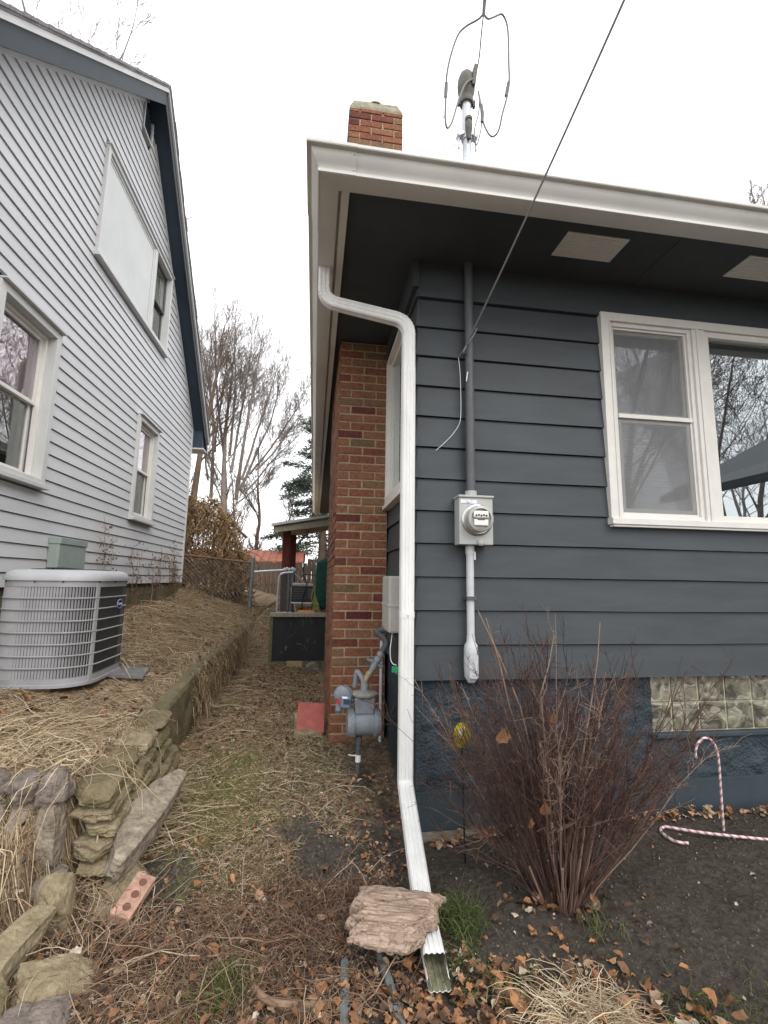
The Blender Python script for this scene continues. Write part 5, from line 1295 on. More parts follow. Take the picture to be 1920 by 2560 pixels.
b = MB(); b.tube([(-.46, 10.3, 1.66), (-.12, 10.1, 1.32)], .018, 6); b.tube([(-.44, 9.6, 1.30), (-.30, 9.3, .82)], .012, 6); tag(build('wooden_pole', b, M['wood_gray'], None), 'pale wooden pole leaning by the gate', 'pole')
# wooden fence, shed, and beyond
wf_ = thing('board_fence', 'old brown board fence at the back of the yard', 'fence', (0, 17, .9))
r_ = np.random.default_rng(12)
b = MB()
for k in range(54):
    x = -5.5 + k * .155; h = 1.15 + r_.uniform(-.03, .03) + (.12 if k > 33 else 0)
    b.box(x, x + .145, 17 + r_.uniform(0, .015), 17.025, .6, .9 + h)
build('boards', b, M['fence_wood'], wf_)
b = MB(); b.box(-5.5, 2.9, 17.03, 17.08, 1.2, 1.3); b.box(-5.5, 2.9, 17.03, 17.08, 1.75, 1.85); build('rail', b, M['fence_wood'], wf_)
sh = thing('red_shed', 'low orange boarded shed with a red metal roof behind the fence', 'shed', (-3, 20, .9))
b = MB(); b.box(-5.0, -.6, 20.0, 23, .6, 2.15)
for k in range(30): b.box(-5.0 + k * .147, -5.0 + k * .147 + .012, 19.985, 20.0, .6, 2.13)
build('wall', b, M['shed_wall'], sh)
b = MB(); b.hexa([(-5.2, 19.75, 2.12), (-.4, 19.75, 2.12), (-.4, 21.5, 2.62), (-5.2, 21.5, 2.62), (-5.2, 19.75, 2.18), (-.4, 19.75, 2.18), (-.4, 21.5, 2.72), (-5.2, 21.5, 2.72)])
for k in range(17): b.hexa([(-5.2 + k * .3, 19.74, 2.18), (-5.17 + k * .3, 19.74, 2.18), (-5.17 + k * .3, 21.5, 2.72), (-5.2 + k * .3, 21.5, 2.72), (-5.2 + k * .3, 19.74, 2.21), (-5.17 + k * .3, 19.74, 2.21), (-5.17 + k * .3, 21.5, 2.75), (-5.2 + k * .3, 21.5, 2.75)])
build('roof', b, M['shed_roof'], sh)
fh = thing('distant_house', 'pale distant house gable beyond the back porch', 'house', (3, 34, 1))
b = MB(); b.prism(lambda u, n, z: (u, 34 - n, z), [(.6, .5), (6, .5), (6, 3.2), (3.3, 5.2), (.6, 3.2)], -4, 0); build('wall', b, M['vinyl_trim'], fh)
b = MB(); b.prism(lambda u, n, z: (u, 34 - n, z), [(.3, 3.0), (3.3, 5.2), (6.3, 3.0), (6.3, 3.15), (3.3, 5.38), (.3, 3.15)], -4.3, .3); build('roof', b, M['shingle'], fh)

# ================================================================== TREES AND PLANTS
def grow(seed, starts, levels, nchild, spread, lfac, rfac, up, jit, minr, kseg=5, twig_k=4, planar=None):
    """recursive bare branching; returns list of (polyline, radii) grouped by level"""
    r = np.random.default_rng(seed); out = [[] for _ in range(levels + 1)]
    stack = [(np.array(p, float), np.array(d, float) / np.linalg.norm(d), L_, rad, 0) for p, d, L_, rad in starts]
    while stack:
        p, d, L_, rad, lv = stack.pop()
        k = kseg + (3 if lv == 0 else 0); pts = [p]; ds = [d]; rr = [rad]; q = p
        end = rad * (.42 if lv < levels else .5)
        for i in range(k):
            d = d + r.normal(0, jit, 3) + np.array([0, 0, up * (.5 if lv == 0 else 1)]); d /= np.linalg.norm(d)
            q = q + d * L_ / k; pts.append(q); ds.append(d); rr.append(rad + (end - rad) * (i + 1) / k)
        out[lv].append((np.array(pts), np.maximum(np.array(rr), minr)))
        if lv < levels:
            n = nchild[lv]; n = max(1, int(n + r.normal(0, n * .12)))
            for c in range(n):
                t = (.22 if lv else .30) + (.98 - (.22 if lv else .30)) * (c + r.uniform(.1, .9)) / n
                f = t * k; i = min(int(f), k - 1); pp = pts[i] + (pts[i + 1] - pts[i]) * (f - i); dd = ds[i + 1]
                ax = r.normal(size=3); ax -= dd * ax.dot(dd); ax /= np.linalg.norm(ax) + 1e-9
                if planar is not None: ax = ax * np.array(planar); ax /= np.linalg.norm(ax) + 1e-9
                a = spread[lv] * r.uniform(.7, 1.25); nd = dd * math.cos(a) + ax * math.sin(a)
                rb = (rr[i] * rfac[lv]) * r.uniform(.8, 1.1)
                stack.append((pp, nd, L_ * lfac[lv] * (1.12 - .55 * t) * r.uniform(.75, 1.2), max(rb, minr), lv + 1))
            stack.append((pts[-1], ds[-1], L_ * lfac[lv] * .8, max(rr[-1] * .95, minr), lv + 1))
    return out
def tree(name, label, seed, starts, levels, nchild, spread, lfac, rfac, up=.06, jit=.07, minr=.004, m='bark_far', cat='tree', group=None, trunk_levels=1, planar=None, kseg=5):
    g = grow(seed, starts, levels, nchild, spread, lfac, rfac, up, jit, minr, kseg, planar=planar)
    base = np.mean([s[0] for s in starts], axis=0)
    t = thing(name, label, cat, tuple(base), group)
    for nm, lvs, ns in (('trunk', range(0, trunk_levels), 8), ('crown', range(trunk_levels, levels + 1), 3)):
        V = []; F = []; o = 0
        for lv in lvs:
            if not g[lv]: continue
            by = {}
            for p, rr in g[lv]: by.setdefault(len(p), []).append((p, rr))
            for k, items in by.items():
                n_s = ns if (nm == 'trunk' or lv < 2) else 3
                v, f = stems(np.stack([a for a, _ in items]), np.stack([c for _, c in items]), n_s); V.append(v); F.append(f + o); o += len(v)
        if V:
            ob = raw(nm, np.concatenate(V), np.concatenate(F), None, M[m], parent=t)
            ob.data.polygons.foreach_set('use_smooth', np.ones(len(ob.data.polygons), dtype=bool))
    return t
# the big many-stemmed tree at the end of the alley
def sp(x, y, Y): return at(x, y, 'Y', Y)
TYb = 25.0
b0 = sp(556, 1345, TYb); b0[2] = .9
starts = []
for (x0, y0, x1, y1, rad) in ((527, 1245, 522, 850, .15), (541, 1080, 500, 860, .08), (538, 1130, 545, 820, .09), (556, 1335, 574, 900, .24), (566, 1230, 560, 815, .13), (574, 1140, 602, 810, .12), (578, 1180, 632, 820, .12),
        (590, 1250, 668, 855, .17), (604, 1200, 705, 890, .12), (600, 1225, 738, 935, .13), (625, 1185, 768, 985, .10), (640, 1175, 785, 1050, .09), (612, 1230, 770, 1110, .09), (590, 1260, 720, 1180, .08), (562, 1280, 510, 1120, .07), (545, 1200, 480, 1000, .08), (520, 1200, 478, 900, .08)):
    p = sp(x0, y0, TYb + rng.uniform(-.5, .5)); q = sp(x1, y1, TYb + rng.uniform(-2.6, 2.6)); starts.append((p, q - p, float(np.linalg.norm(q - p)) * .84, rad * .62))
starts.append(((b0[0], TYb, .5), (.02, 0, 1), 4.6, .36))
tree('bare_tree', 'big many-stemmed bare tree fanning up at the end of the alley', 11, starts, 4, [10, 7, 5, 3], [.62, .60, .55, .55], [.40, .52, .52, .55], [.34, .46, .5, .6], .075, .045, .0060, kseg=5)
for i, (x0, y0, x1, y1, L_, rad, Y, lab) in enumerate(((482, 1260, 488, 1060, 6.5, .16, 23, 'slender bare tree close behind the white house corner'), (640, 1380, 650, 1250, 5.0, .14, 33, 'low spreading bare tree left of the evergreen'), (596, 1420, 590, 1270, 5.6, .12, 36, 'small bare tree in the far distance behind the red shed'), (700, 1400, 720, 1290, 5.0, .12, 40, 'faint bare tree in the distance behind the evergreen'))):
    p = sp(x0, y0, Y); q = sp(x1, y1, Y); s_ = [(p, q - p, L_, rad), ((p[0], Y, .6), (p - np.array((p[0], Y, .6))), max(p[2] - .6, .5), rad * 1.1)]
    tree('bare_tree', lab, 40 + i, s_, 4, [9, 6, 5, 4], [.5, .5, .55, .6], [.58, .52, .5, .5], [.45, .5, .55, .6], .05, .08, .008, m='bark')
# the tree over the white house roof, the ones beyond the gray roof
p = np.array((-15.0, 16.0, .8)); q = sp(190, 60, 14.0); p = np.array((q[0], 14.0, .8)); h_ = q[2] - .6
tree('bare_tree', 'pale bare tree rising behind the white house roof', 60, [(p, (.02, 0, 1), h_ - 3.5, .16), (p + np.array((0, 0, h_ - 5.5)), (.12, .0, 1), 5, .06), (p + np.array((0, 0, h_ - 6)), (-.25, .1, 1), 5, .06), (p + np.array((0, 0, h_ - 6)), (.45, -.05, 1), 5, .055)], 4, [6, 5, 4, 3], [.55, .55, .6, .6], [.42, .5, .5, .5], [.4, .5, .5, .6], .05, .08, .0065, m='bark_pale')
p = sp(1890, 480, 21.0); p0_ = np.array((p[0] + .1, 21.0, .8))
tree('bare_tree', 'bare tree top showing above the right end of the gray roof', 61, [(p0_, (-.0, 0, 1), p[2] - 5.0, .26), (np.array((p0_[0], 21.0, p[2] - 5.5)), (-.05, 0, 1), 4.2, .13), (np.array((p0_[0], 21.0, p[2] - 6)), (.22, .05, 1), 4.6, .12), (np.array((p0_[0] + .1, 21.0, p[2] - 6)), (-.30, .05, 1), 4.2, .11)], 4, [8, 6, 5, 4], [.5, .55, .6, .6], [.42, .5, .5, .5], [.35, .45, .5, .6], .06, .07, .0075, m='bark_pale')
# trees around, which the window panes mirror
for i, (x, y, L_, rad, lab) in enumerate(((14.5, -8.5, 7.5, .24, 'street tree mirrored in the picture window, nearest the porch'), (19.0, -13.0, 9, .28, 'street tree mirrored in the picture window, farther out'), (9.5, -8.0, 8, .26, 'street tree mirrored in the double hung window'), (5.2, 18.5, 9.5, .25, 'backyard tree mirrored in the large left window'), (7.5, 21.5, 9.5, .25, 'backyard tree close behind the gray house'), (12.5, 27.0, 9.5, .25, 'backyard tree farthest behind the gray house'))):
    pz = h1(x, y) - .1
    tree('street_tree', lab, 70 + i, [((x, y, pz), (.03, .02, 1), L_, rad * .6), ((x, y, pz + L_ * .3), (.6, -.3, 1), L_ * .85, rad * .30), ((x, y, pz + L_ * .35), (-.6, .3, 1), L_ * .85, rad * .30), ((x, y, pz + L_ * .3), (.2, .7, 1), L_ * .85, rad * .28)], 4, [8, 6, 5, 4], [.6, .65, .6, .6], [.62, .55, .5, .5], [.33, .42, .5, .6], .02, .10, .006, m='bark_far')
# evergreen
def evergreen():
    r = np.random.default_rng(5); bx, by, bz = .35, 22.0, .9; Ht = 9.6
    t = thing('evergreen_tree', 'dark ragged evergreen tree beside the gray house eave', 'tree', (bx, by, bz))
    V, F = stems(np.array([[(bx, by, .5), (bx, by, 4), (bx - .05, by, 8), (bx - .05, by, bz + Ht)]]), np.array([[.22, .16, .07, .02]]), 8)
    raw('trunk', V, F, None, M['bark'], parent=t)
    P = []; R_ = []; N = []
    for k in range(105):
        z = bz + 1.2 + (Ht - 1.3) * r.uniform(0, 1) ** .9; f = (z - bz) / Ht; L_ = (3.2 * (1 - f) ** .8 + .25) * r.uniform(.5, 1.12)
        a = r.uniform(0, 2 * PI); d = np.array((math.cos(a), math.sin(a), r.uniform(-.15, .25)))
        s = np.linspace(0, 1, 6)[:, None]; pts = np.array((bx, by, z)) + d * L_ * s + np.array((0, 0, -.25 * L_)) * s ** 2 + np.array((0, 0, .22)) * s ** 3
        P.append(pts); R_.append(np.linspace(.028, .006, 6))
        m_ = int(170 * L_)
        for _ in range(m_):
            u = r.uniform(.15, 1.02) ** .8; i = min(int(u * 5), 4); q = pts[i] + (pts[i + 1] - pts[i]) * (u * 5 - i) + r.normal(0, .10 + .07 * L_ * (1 - u), 3) * np.array((1, 1, .6))
            dd = d + r.normal(0, .7, 3) + np.array((0, 0, -.1)); N.append((q, dd / np.linalg.norm(dd), r.uniform(.07, .18), r.uniform(0, 1)))
    V1, F1 = stems(np.array(P), np.array(R_), 3)
    raw('limbs', V1, F1, None, M['bark'], parent=t)
    q = np.array([n[0] for n in N]); d = np.array([n[1] for n in N]); L_ = np.array([n[2] for n in N])[:, None]; tt = np.array([n[3] for n in N])
    sd = np.cross(d, r.normal(size=d.shape)); sd /= np.linalg.norm(sd, axis=1, keepdims=True); w = .22 * L_
    V = np.stack([q, q + d * L_ * .5 + sd * w, q + d * L_, q + d * L_ * .5 - sd * w], 1).reshape(-1, 3)
    F = np.arange(len(V)).reshape(-1, 4)
    raw('crown', V, F, np.repeat(tt, 4), M['needles'], parent=t)
evergreen()

# dried vine curtain on an old trunk and wires behind the white house
def vines():
    r = np.random.default_rng(21)
    t = thing('vine_trellis', 'trellis smothered in dry brown hanging vines behind the white house', 'vines', (-2.0, 11.0, .8))
    b = MB(); b.tube([(-2.92, 10.9, .6), (-2.88, 10.9, 2.0), (-2.85, 10.95, 3.3)], [.14, .12, .10], 10)
    for x, h in ((-2.30, 2.7), (-2.02, 2.6), (-1.74, 2.3), (-1.62, 2.2)): b.tube([(x, 11.1, .6), (x + r.uniform(-.05, .05), 11.1, 1.5), (x + r.uniform(-.06, .06), 11.1, h)], [.035, .03, .025], 7)
    b.tube([(-3.0, 11, 3.05), (-2.45, 11, 2.95), (-1.9, 11, 2.72), (-1.55, 11.1, 2.4)], .03, 6)
    build('posts', b, M['bark'], t, smooth=True)
    P = []; R_ = []; T = []
    def topz(x): return .28 * vnoise(np.asarray(x) * 7, np.asarray(x) * 0, 5) +  np.interp(x, [-3.05, -2.55, -2.1, -1.75, -1.5], [3.15, 3.25, 3.12, 2.72, 2.2])
    for k in range(1150):
        x = -3.0 + 1.35 * r.uniform() ** 1.25; y = 11 + r.normal(0, .28); z = topz(x) * 1.0 - abs(r.normal(0, .75)) + .12 * r.normal()
        a = r.uniform(0, 2 * PI); L_ = r.uniform(.2, 1.25); s = np.linspace(0, 1, 6)
        dx = math.cos(a) * r.uniform(.03, .35); dz = -L_ * r.uniform(-.15, 1)
        pts = np.stack([x + dx * s + .06 * np.sin(s * 6 + a), y + .3 * math.sin(a) * s, z + dz * s + .12 * np.sin(s * PI)], 1); P.append(pts); R_.append(np.linspace(.009, .004, 6)); T.append(r.uniform(.1, 1))
    for k in range(800):                          # hanging and ground tangle
        x = r.uniform(-3.0, -1.35); y = 10.7 + r.uniform(-.5, .5); z = r.uniform(.85, 2.1); L_ = r.uniform(.3, 1.1); a = r.uniform(0, 2 * PI); s = np.linspace(0, 1, 6)
        pts = np.stack([x + math.cos(a) * .45 * s * L_ + .05 * np.sin(5 * s + a), y + .3 * math.sin(a) * s, np.maximum(z - L_ * s * r.uniform(-.6, .9), .84)], 1); P.append(pts); R_.append(np.linspace(.011, .005, 6)); T.append(r.uniform(0, .95))
    V, F = stems(np.array(P), np.array(R_), 3)
    raw('vine_stems', V, F, np.repeat(T, 6 * 3), M['vine'], parent=t)
    n = 900; x = -3.0 + 1.35 * r.uniform(size=n) ** 1.25; z = topz(x) - np.abs(r.normal(0, .62, n)); y = 11 + r.normal(0, .27, n); q = np.stack([x, y, np.maximum(z, .9)], 1)
    d = r.normal(size=(n, 3)); d[:, 2] -= .7; d /= np.linalg.norm(d, axis=1, keepdims=True); sd = np.cross(d, r.normal(size=(n, 3))); sd /= np.linalg.norm(sd, axis=1, keepdims=True); L_ = r.uniform(.035, .10, (n, 1)); w = L_ * .33
    V = np.stack([q, q + d * L_ * .5 + sd * w, q + d * L_, q + d * L_ * .5 - sd * w], 1).reshape(-1, 3)
    raw('dry_leaves', V, np.arange(len(V)).reshape(-1, 4), np.repeat(np.clip(r.normal(.45, .25, n), 0, 1), 4), M['vine'], parent=t)
vines()
# creeper twigs on the white siding and weeds at its corner
def creeper():
    r = np.random.default_rng(31); P = []; R_ = []; T = []; lv = []
    def run(P0, d, L_, rad, n=8, cl=.02):
        s = np.linspace(0, 1, n); pts = np.array([np.array(P0) + np.array(d) * L_ * t + r.normal(0, .015, 3) for t in s]); pts[:, 0] = np.maximum(pts[:, 0], LX + cl); P.append(pts); R_.append(np.linspace(rad, rad * .5, n)); T.append(r.uniform(.3, .9)); return pts
    for k in range(16):
        y = r.uniform(6.2, 9.6); p = run((LX + .06, y, h1(LX + .1, y)), (0, r.uniform(-.3, .3), 1), r.uniform(.5, 1.3), .005)
        for j in range(7):
            i = r.integers(2, 8); q = run(p[i], (.02, r.normal(0, 1), r.uniform(-.2, .6)), r.uniform(.1, .4), .003)
            for _ in range(6): lv.append(q[r.integers(1, 8)] + r.normal(0, .02, 3))
    V, F = stems(np.array(P), np.array(R_), 3)
    t = thing('creeper', 'thin dry red creeper climbing the lower white siding', 'climbing plant', (LX + .1, 8, 1.0))
    raw('stems', V, F, np.repeat(T, 8 * 3), M['twig'], parent=t)
    q = np.array(lv); n = len(q); q[:, 0] = np.maximum(q[:, 0], LX + .03); d = r.normal(size=(n, 3)); d /= np.linalg.norm(d, axis=1, keepdims=True); sd = np.cross(d, r.normal(size=(n, 3))); sd /= np.linalg.norm(sd, axis=1, keepdims=True); L_ = r.uniform(.015, .04, (n, 1))
    V = np.stack([q, q + d * L_ * .5 + sd * L_ * .35, q + d * L_, q + d * L_ * .5 - sd * L_ * .35], 1).reshape(-1, 3)
    raw('leaves', V, np.arange(len(V)).reshape(-1, 4), np.repeat(r.uniform(.0, .5, n), 4), M['twig'], parent=t)
creeper()

# the bare red-brown shrub by the house
def shrub():
    r = np.random.default_rng(77); cx_, cy_ = 1.17, 2.22; z0 = h1(cx_, cy_)
    t = thing('bare_shrub', 'dense bare reddish brown shrub in front of the gray house', 'shrub', (cx_, cy_, z0))
    lev = {0: [], 1: [], 2: []}
    for k in range(138):
        a = r.uniform(0, 2 * PI); rad = r.uniform(0, 1) ** .50
        bx, by = cx_ + .10 * rad * math.cos(a), cy_ + .09 * rad * math.sin(a)
        out = rad * r.uniform(.40, 1.18); dirv_ = np.array((math.cos(a) * .80 * out, math.sin(a) * .46 * out, 1.0))
        L_ = r.uniform(.66, 1.36) * (1.0 - .16 * out); d = dirv_ / np.linalg.norm(dirv_); s = np.linspace(0, 1, 9)
        bend = r.normal(0, .06, 3); pts = np.array([(bx, by, z0 - .03)]) + d * L_ * s[:, None] + bend * (s ** 2)[:, None] + np.array((math.cos(a), .6 * math.sin(a), .0)) * (.12 * out * s * s)[:, None] + r.normal(0, .006, (9, 3))
        pts[:, 1] = np.minimum(pts[:, 1], FY - .05)
        rd = r.uniform(.0022, .0044); tn = r.choice([.1, .3, .45, .65, .98], p=[.2, .3, .28, .14, .08])
        lev[0].append((pts, np.linspace(rd, rd * .35, 9), tn))
        for c in range(r.integers(7, 13)):
            u = r.uniform(.30, .97); i = min(int(u * 8), 7); p = pts[i] + (pts[i + 1] - pts[i]) * (u * 8 - i); dd = (pts[i + 1] - pts[i]); dd /= np.linalg.norm(dd)
            dn = dd + r.normal(0, .34, 3); dn /= np.linalg.norm(dn); l2 = r.uniform(.10, .38) * (1.15 - .6 * u); s2 = np.linspace(0, 1, 6)
            q = p + dn * l2 * s2[:, None] + np.array((0, 0, .10 * l2)) * (s2 ** 2)[:, None] + r.normal(0, .004, (6, 3)); q[:, 1] = np.minimum(q[:, 1], FY - .03)
            lev[1].append((q, np.linspace(.0020, .0009, 6), tn + r.normal(0, .1)))
            for e in range(r.integers(3, 8)):
                i = r.integers(0, 5); p3 = q[i]; dq = dn + r.normal(0, .8, 3); dq /= np.linalg.norm(dq); l3 = r.uniform(.012, .09); s3 = np.linspace(0, 1, 3)
                lev[2].append((p3 + dq * l3 * s3[:, None], np.linspace(.0012, .0007, 3), tn + r.normal(.05, .12)))
    for lv, nm, ns in ((0, 'stems', 5), (1, 'branches', 3), (2, 'twigs', 3)):
        P = np.array([a for a, _, _ in lev[lv]]); R_ = np.array([c for _, c, _ in lev[lv]]); T = np.clip([d for _, _, d in lev[lv]], 0, 1)
        V, F = stems(P, R_, ns); raw(nm, V, F, np.repeat(T, P.shape[1] * ns), M['shrub'], parent=t)
    # a few thick pale cut stems at the base
    b = MB()
    for k in range(14):
        a = r.uniform(0, 2 * PI); p = np.array((cx_ + .08 * math.cos(a), cy_ + .07 * math.sin(a), z0 - .02)); b.tube([p, p + np.array((.10 * math.cos(a), .08 * math.sin(a), r.uniform(.15, .45)))], [.008, .005], 6, tint=r.choice([.7, .95]))
    for (x0, y0, x1, y1, Y) in ((1195, 1527, 1300, 1765, 2.15), (1385, 1590, 1350, 1740, 2.15), (1500, 1556, 1480, 1745, 2.2), (1215, 1545, 1275, 1770, 2.3)):
        b.tube([at(x0, y0, 'Y', Y), at((x0 + x1) / 2 + 4, (y0 + y1) / 2, 'Y', Y), at(x1, y1, 'Y', Y), np.array((cx_ + .02, cy_, z0 + .1))], [.0022, .003, .0036, .005], 5, tint=.97)
    build('cut_stems', b, M['shrub'], t, smooth=True)
shrub()

# ---- scattered ground cover
LEAFV = np.array([(0, -.5, 0), (.19, -.33, .05), (.38, -.22, .12), (.37, .0, .13), (.42, .20, .17), (.24, .30, .09), (0.03, .52, .05), (-.20, .33, .09), (-.36, .20, .16), (-.40, -.02, .13), (-.34, -.24, .10), (-.15, -.36, .05), (0, 0, -.02)])
LEAFF = np.array([(12, 0, 1, 2), (12, 2, 3, 4), (12, 4, 5, 6), (12, 6, 7, 8), (12, 8, 9, 10), (12, 10, 11, 0)])
OVALV = np.array([(0, -.5, 0), (.20, -.25, .09), (.26, .1, .13), (.0, .55, .04), (-.26, .1, .13), (-.20, -.25, .09), (0, 0, -.01)])
OVALF = np.array([(6, 0, 1, 2), (6, 2, 3, 3), (6, 4, 5, 0), (6, 3, 4, 4)])
def rots(n, r, tilt):
    a = r.uniform(0, 2 * PI, n); ca, sa = np.cos(a), np.sin(a); Z = np.zeros(n); O = np.ones(n)
    Rz = np.stack([np.stack([ca, -sa, Z], -1), np.stack([sa, ca, Z], -1), np.stack([Z, Z, O], -1)], 1)
    b_ = r.normal(0, tilt, n); cb, sb = np.cos(b_), np.sin(b_); Rx = np.stack([np.stack([O, Z, Z], -1), np.stack([Z, cb, -sb], -1), np.stack([Z, sb, cb], -1)], 1)
    return Rz @ Rx
def leaves(pos, size, r, tilt=.45, curl=1.0):
    n = len(pos); A = LEAFV * np.array((1, 1, curl)); R_ = rots(n, r, tilt); cz = r.uniform(.3, 2.6, (n, 1)) * np.where(r.uniform(size=(n, 1)) < .25, -1, 1)
    base = np.repeat(A[None], n, 0).copy(); base[:, :, 2] *= cz; base[:, :, 0] *= r.uniform(.55, 1.05, (n, 1)); base += r.normal(0, .05, base.shape)
    V = np.einsum('nij,nkj->nki', R_, base * size[:, None, None]) + pos[:, None, :]
    F = (LEAFF[None] + (np.arange(n) * len(A))[:, None, None]).reshape(-1, 4)
    return V.reshape(-1, 3), F
def blades(pos, ang, L_, lift, w, r, k=5, droop=1.0):
    n = len(pos); s = np.linspace(0, 1, k); cur = r.normal(0, .55, n)
    th = ang[:, None] + cur[:, None] * s[None] + np.cumsum(r.normal(0, .30, (n, k)), 1)
    step = (L_ / (k - 1))[:, None]
    x = pos[:, 0:1] + np.concatenate([np.zeros((n, 1)), np.cumsum(np.cos(th[:, :-1]) * step, 1)], 1); y = pos[:, 1:2] + np.concatenate([np.zeros((n, 1)), np.cumsum(np.sin(th[:, :-1]) * step, 1)], 1)
    zl = lift[:, None] * (np.sin(s * PI * .55)[None] * (1 + .0 * L_[:, None]) - .45 * s[None] ** 2 * droop)
    z = H(x, y) + pos[:, 2:3] + np.maximum(zl, 0)
    P = np.stack([x, y, z], -1); rad = w[:, None] * np.linspace(1, .45, k)[None]
    return stems(P, rad, 3), k
def straw_patch(name, n, fx, r, Lr, wr, lift, tint, material='straw', label=None, angf=None):
    p = fx(n); x, y = p[:, 0], p[:, 1]; pos = np.stack([x, y, np.full(len(x), .002) + r.uniform(0, .012, len(x))], 1)
    ang = r.uniform(0, 2 * PI, len(x)) if angf is None else angf(x, y)
    (V, F), k = blades(pos, ang, r.uniform(*Lr, len(x)), np.abs(r.normal(0, lift, len(x))), r.uniform(*wr, len(x)), r)
    T = np.repeat(np.clip(tint(len(x)), 0, 1), k * 3)
    return V, F, T
def join(parts):
    o = 0; V = []; F = []; T = []
    for v, f, t in parts: V.append(v); F.append(f + o); T.append(t); o += len(v)
    return np.concatenate(V), np.concatenate(F), np.concatenate(T)
R2 = np.random.default_rng(99)
def u2(x0, x1, y0, y1): return lambda n: np.stack([R2.uniform(x0, x1, n), R2.uniform(y0, y1, n)], 1)
def keep(f, cond): 
    def g(n):
        p = f(n * 6); p = p[cond(p[:, 0], p[:, 1])]; return p[:n]
    return g
clumpy = lambda x, y: (vnoise(x * 4.2, y * 4.2, 11) + .5) > R2.uniform(.12, .85, len(x))
onbank = lambda x, y: clumpy(x, y) & (x < -1.0) & (y > 2.55) & ~((x < ax1 + .02) & (y > ay0 - .03) & (y < ay1 + .05)) & (x > LX + .02)
# dead grass on the bank
parts = []
parts.append(straw_patch('', 9000, keep(u2(-2.6, -.98, 2.5, 5.5), onbank), R2, (.05, .16), (.0010, .0020), .022, lambda n: R2.normal(.56, .30, n)))
parts.append(straw_patch('', 3400, keep(u2(-2.6, -.93, 2.52, 3.4), lambda x, y: x < -.9), R2, (.10, .34), (.0011, .0024), .03, lambda n: R2.normal(.62, .25, n), angf=lambda x, y: R2.normal(-.5, 1.0, len(x))))
parts.append(straw_patch('', 9000, keep(u2(-2.6, -1.0, 4.4, 10.3), onbank), R2, (.10, .42), (.0016, .0036), .045, lambda n: R2.normal(.64, .32, n), angf=lambda x, y: R2.normal(-.55, .55, len(x))))
parts.append(straw_patch('', 420, keep(u2(-2.3, -.92, 2.42, 3.3), lambda x, y: x < -.9), R2, (.25, .65), (.0022, .0042), .05, lambda n: R2.normal(.85, .15, n), angf=lambda x, y: R2.normal(.1, .8, len(x))))
parts.append(straw_patch('', 1300, keep(u2(-2.5, -1.0, 4.6, 9.5), onbank), R2, (.3, .8), (.0025, .0055), .06, lambda n: R2.normal(.75, .28, n), angf=lambda x, y: R2.normal(-.6, .5, len(x))))
V, F, T = join(parts); raw('dead_grass', V, F, T, M['straw'], 'matted pale dead grass covering the bank', 'dead grass', 'stuff')
# grass hanging over the edge of the retaining wall
def hang():
    r = R2; n = 1500; x0_ = 0; y = np.concatenate([4.4 + 2.9 * (np.round(r.uniform(0, 1, n - 380) * 22) / 22 + r.normal(0, .014, n - 380)), r.uniform(2.5, 3.4, 380)]); x = np.where(y > 4, -1.01, -.98) + r.normal(0, .022, n); s = np.linspace(0, 1, 6)
    z = H0(x - .08, y) + r.uniform(-.02, .05, n); L_ = np.where(y > 4, r.uniform(.04, .24, n), r.uniform(.04, .18, n)); dy = r.normal(0, .08, n)
    P = np.stack([x[:, None] + (.03 + .06 * r.uniform(size=(n, 1))) * np.sin(s * PI * .5)[None] + .012 * np.sin(8 * s)[None] * r.normal(size=(n, 1)), y[:, None] + dy[:, None] * s[None], z[:, None] + .03 * np.sin(s * PI)[None] - L_[:, None] * (s ** 1.5)[None]], -1)
    V, F = stems(P, np.repeat(r.uniform(.0012, .0034, (n, 1)), 6, 1), 3); T = np.repeat(np.clip(r.normal(.38, .22, n), 0, 1), 18)
    raw('hanging_grass', V, F, T, M['straw'], 'dry yellow brown grass hanging over the retaining wall edge', 'dead grass', 'stuff')
hang()
# grass and moss litter in the alley
nodark = lambda x, y: ((x + .66) ** 2 / .03 + (y - 2.5) ** 2 / .035 > 1.1) & ((x - .12) ** 2 / .035 + (y - 2.6) ** 2 / .035 > 1.0) & ((x + .05) ** 2 / .02 + (y - 2.85) ** 2 / .01 > 1.0)
inalley = lambda x, y: nodark(x, y) & (x > -.97) & (x < .14 + .2 * (y < 3.9)) & ~((x > .12) & (y > 3.9))
parts = [straw_patch('', 6000, keep(u2(-.97, .3, 2.6, 4.6), inalley), R2, (.025, .09), (.0009, .0017), .013, lambda n: R2.normal(.58, .28, n)),
         straw_patch('', 1500, keep(u2(-.97, .2, 4.4, 7.0), inalley), R2, (.05, .16), (.0013, .0026), .018, lambda n: R2.normal(.58, .30, n)),
         straw_patch('', 60, keep(u2(-.95, .2, 2.0, 4.2), inalley), R2, (.12, .35), (.0017, .003), .02, lambda n: R2.normal(.85, .15, n)),
         straw_patch('', 4200, keep(u2(-1.35, .15, 1.55, 2.7), lambda x, y: nodark(x, y) & clumpy(x, y)), R2, (.025, .11), (.0008, .0016), .015, lambda n: R2.normal(.52, .32, n))]
V, F, T = join(parts); raw('dry_thatch', V, F, T, M['straw'], 'thin brown thatch of old grass on the alley floor', 'dead grass', 'stuff')
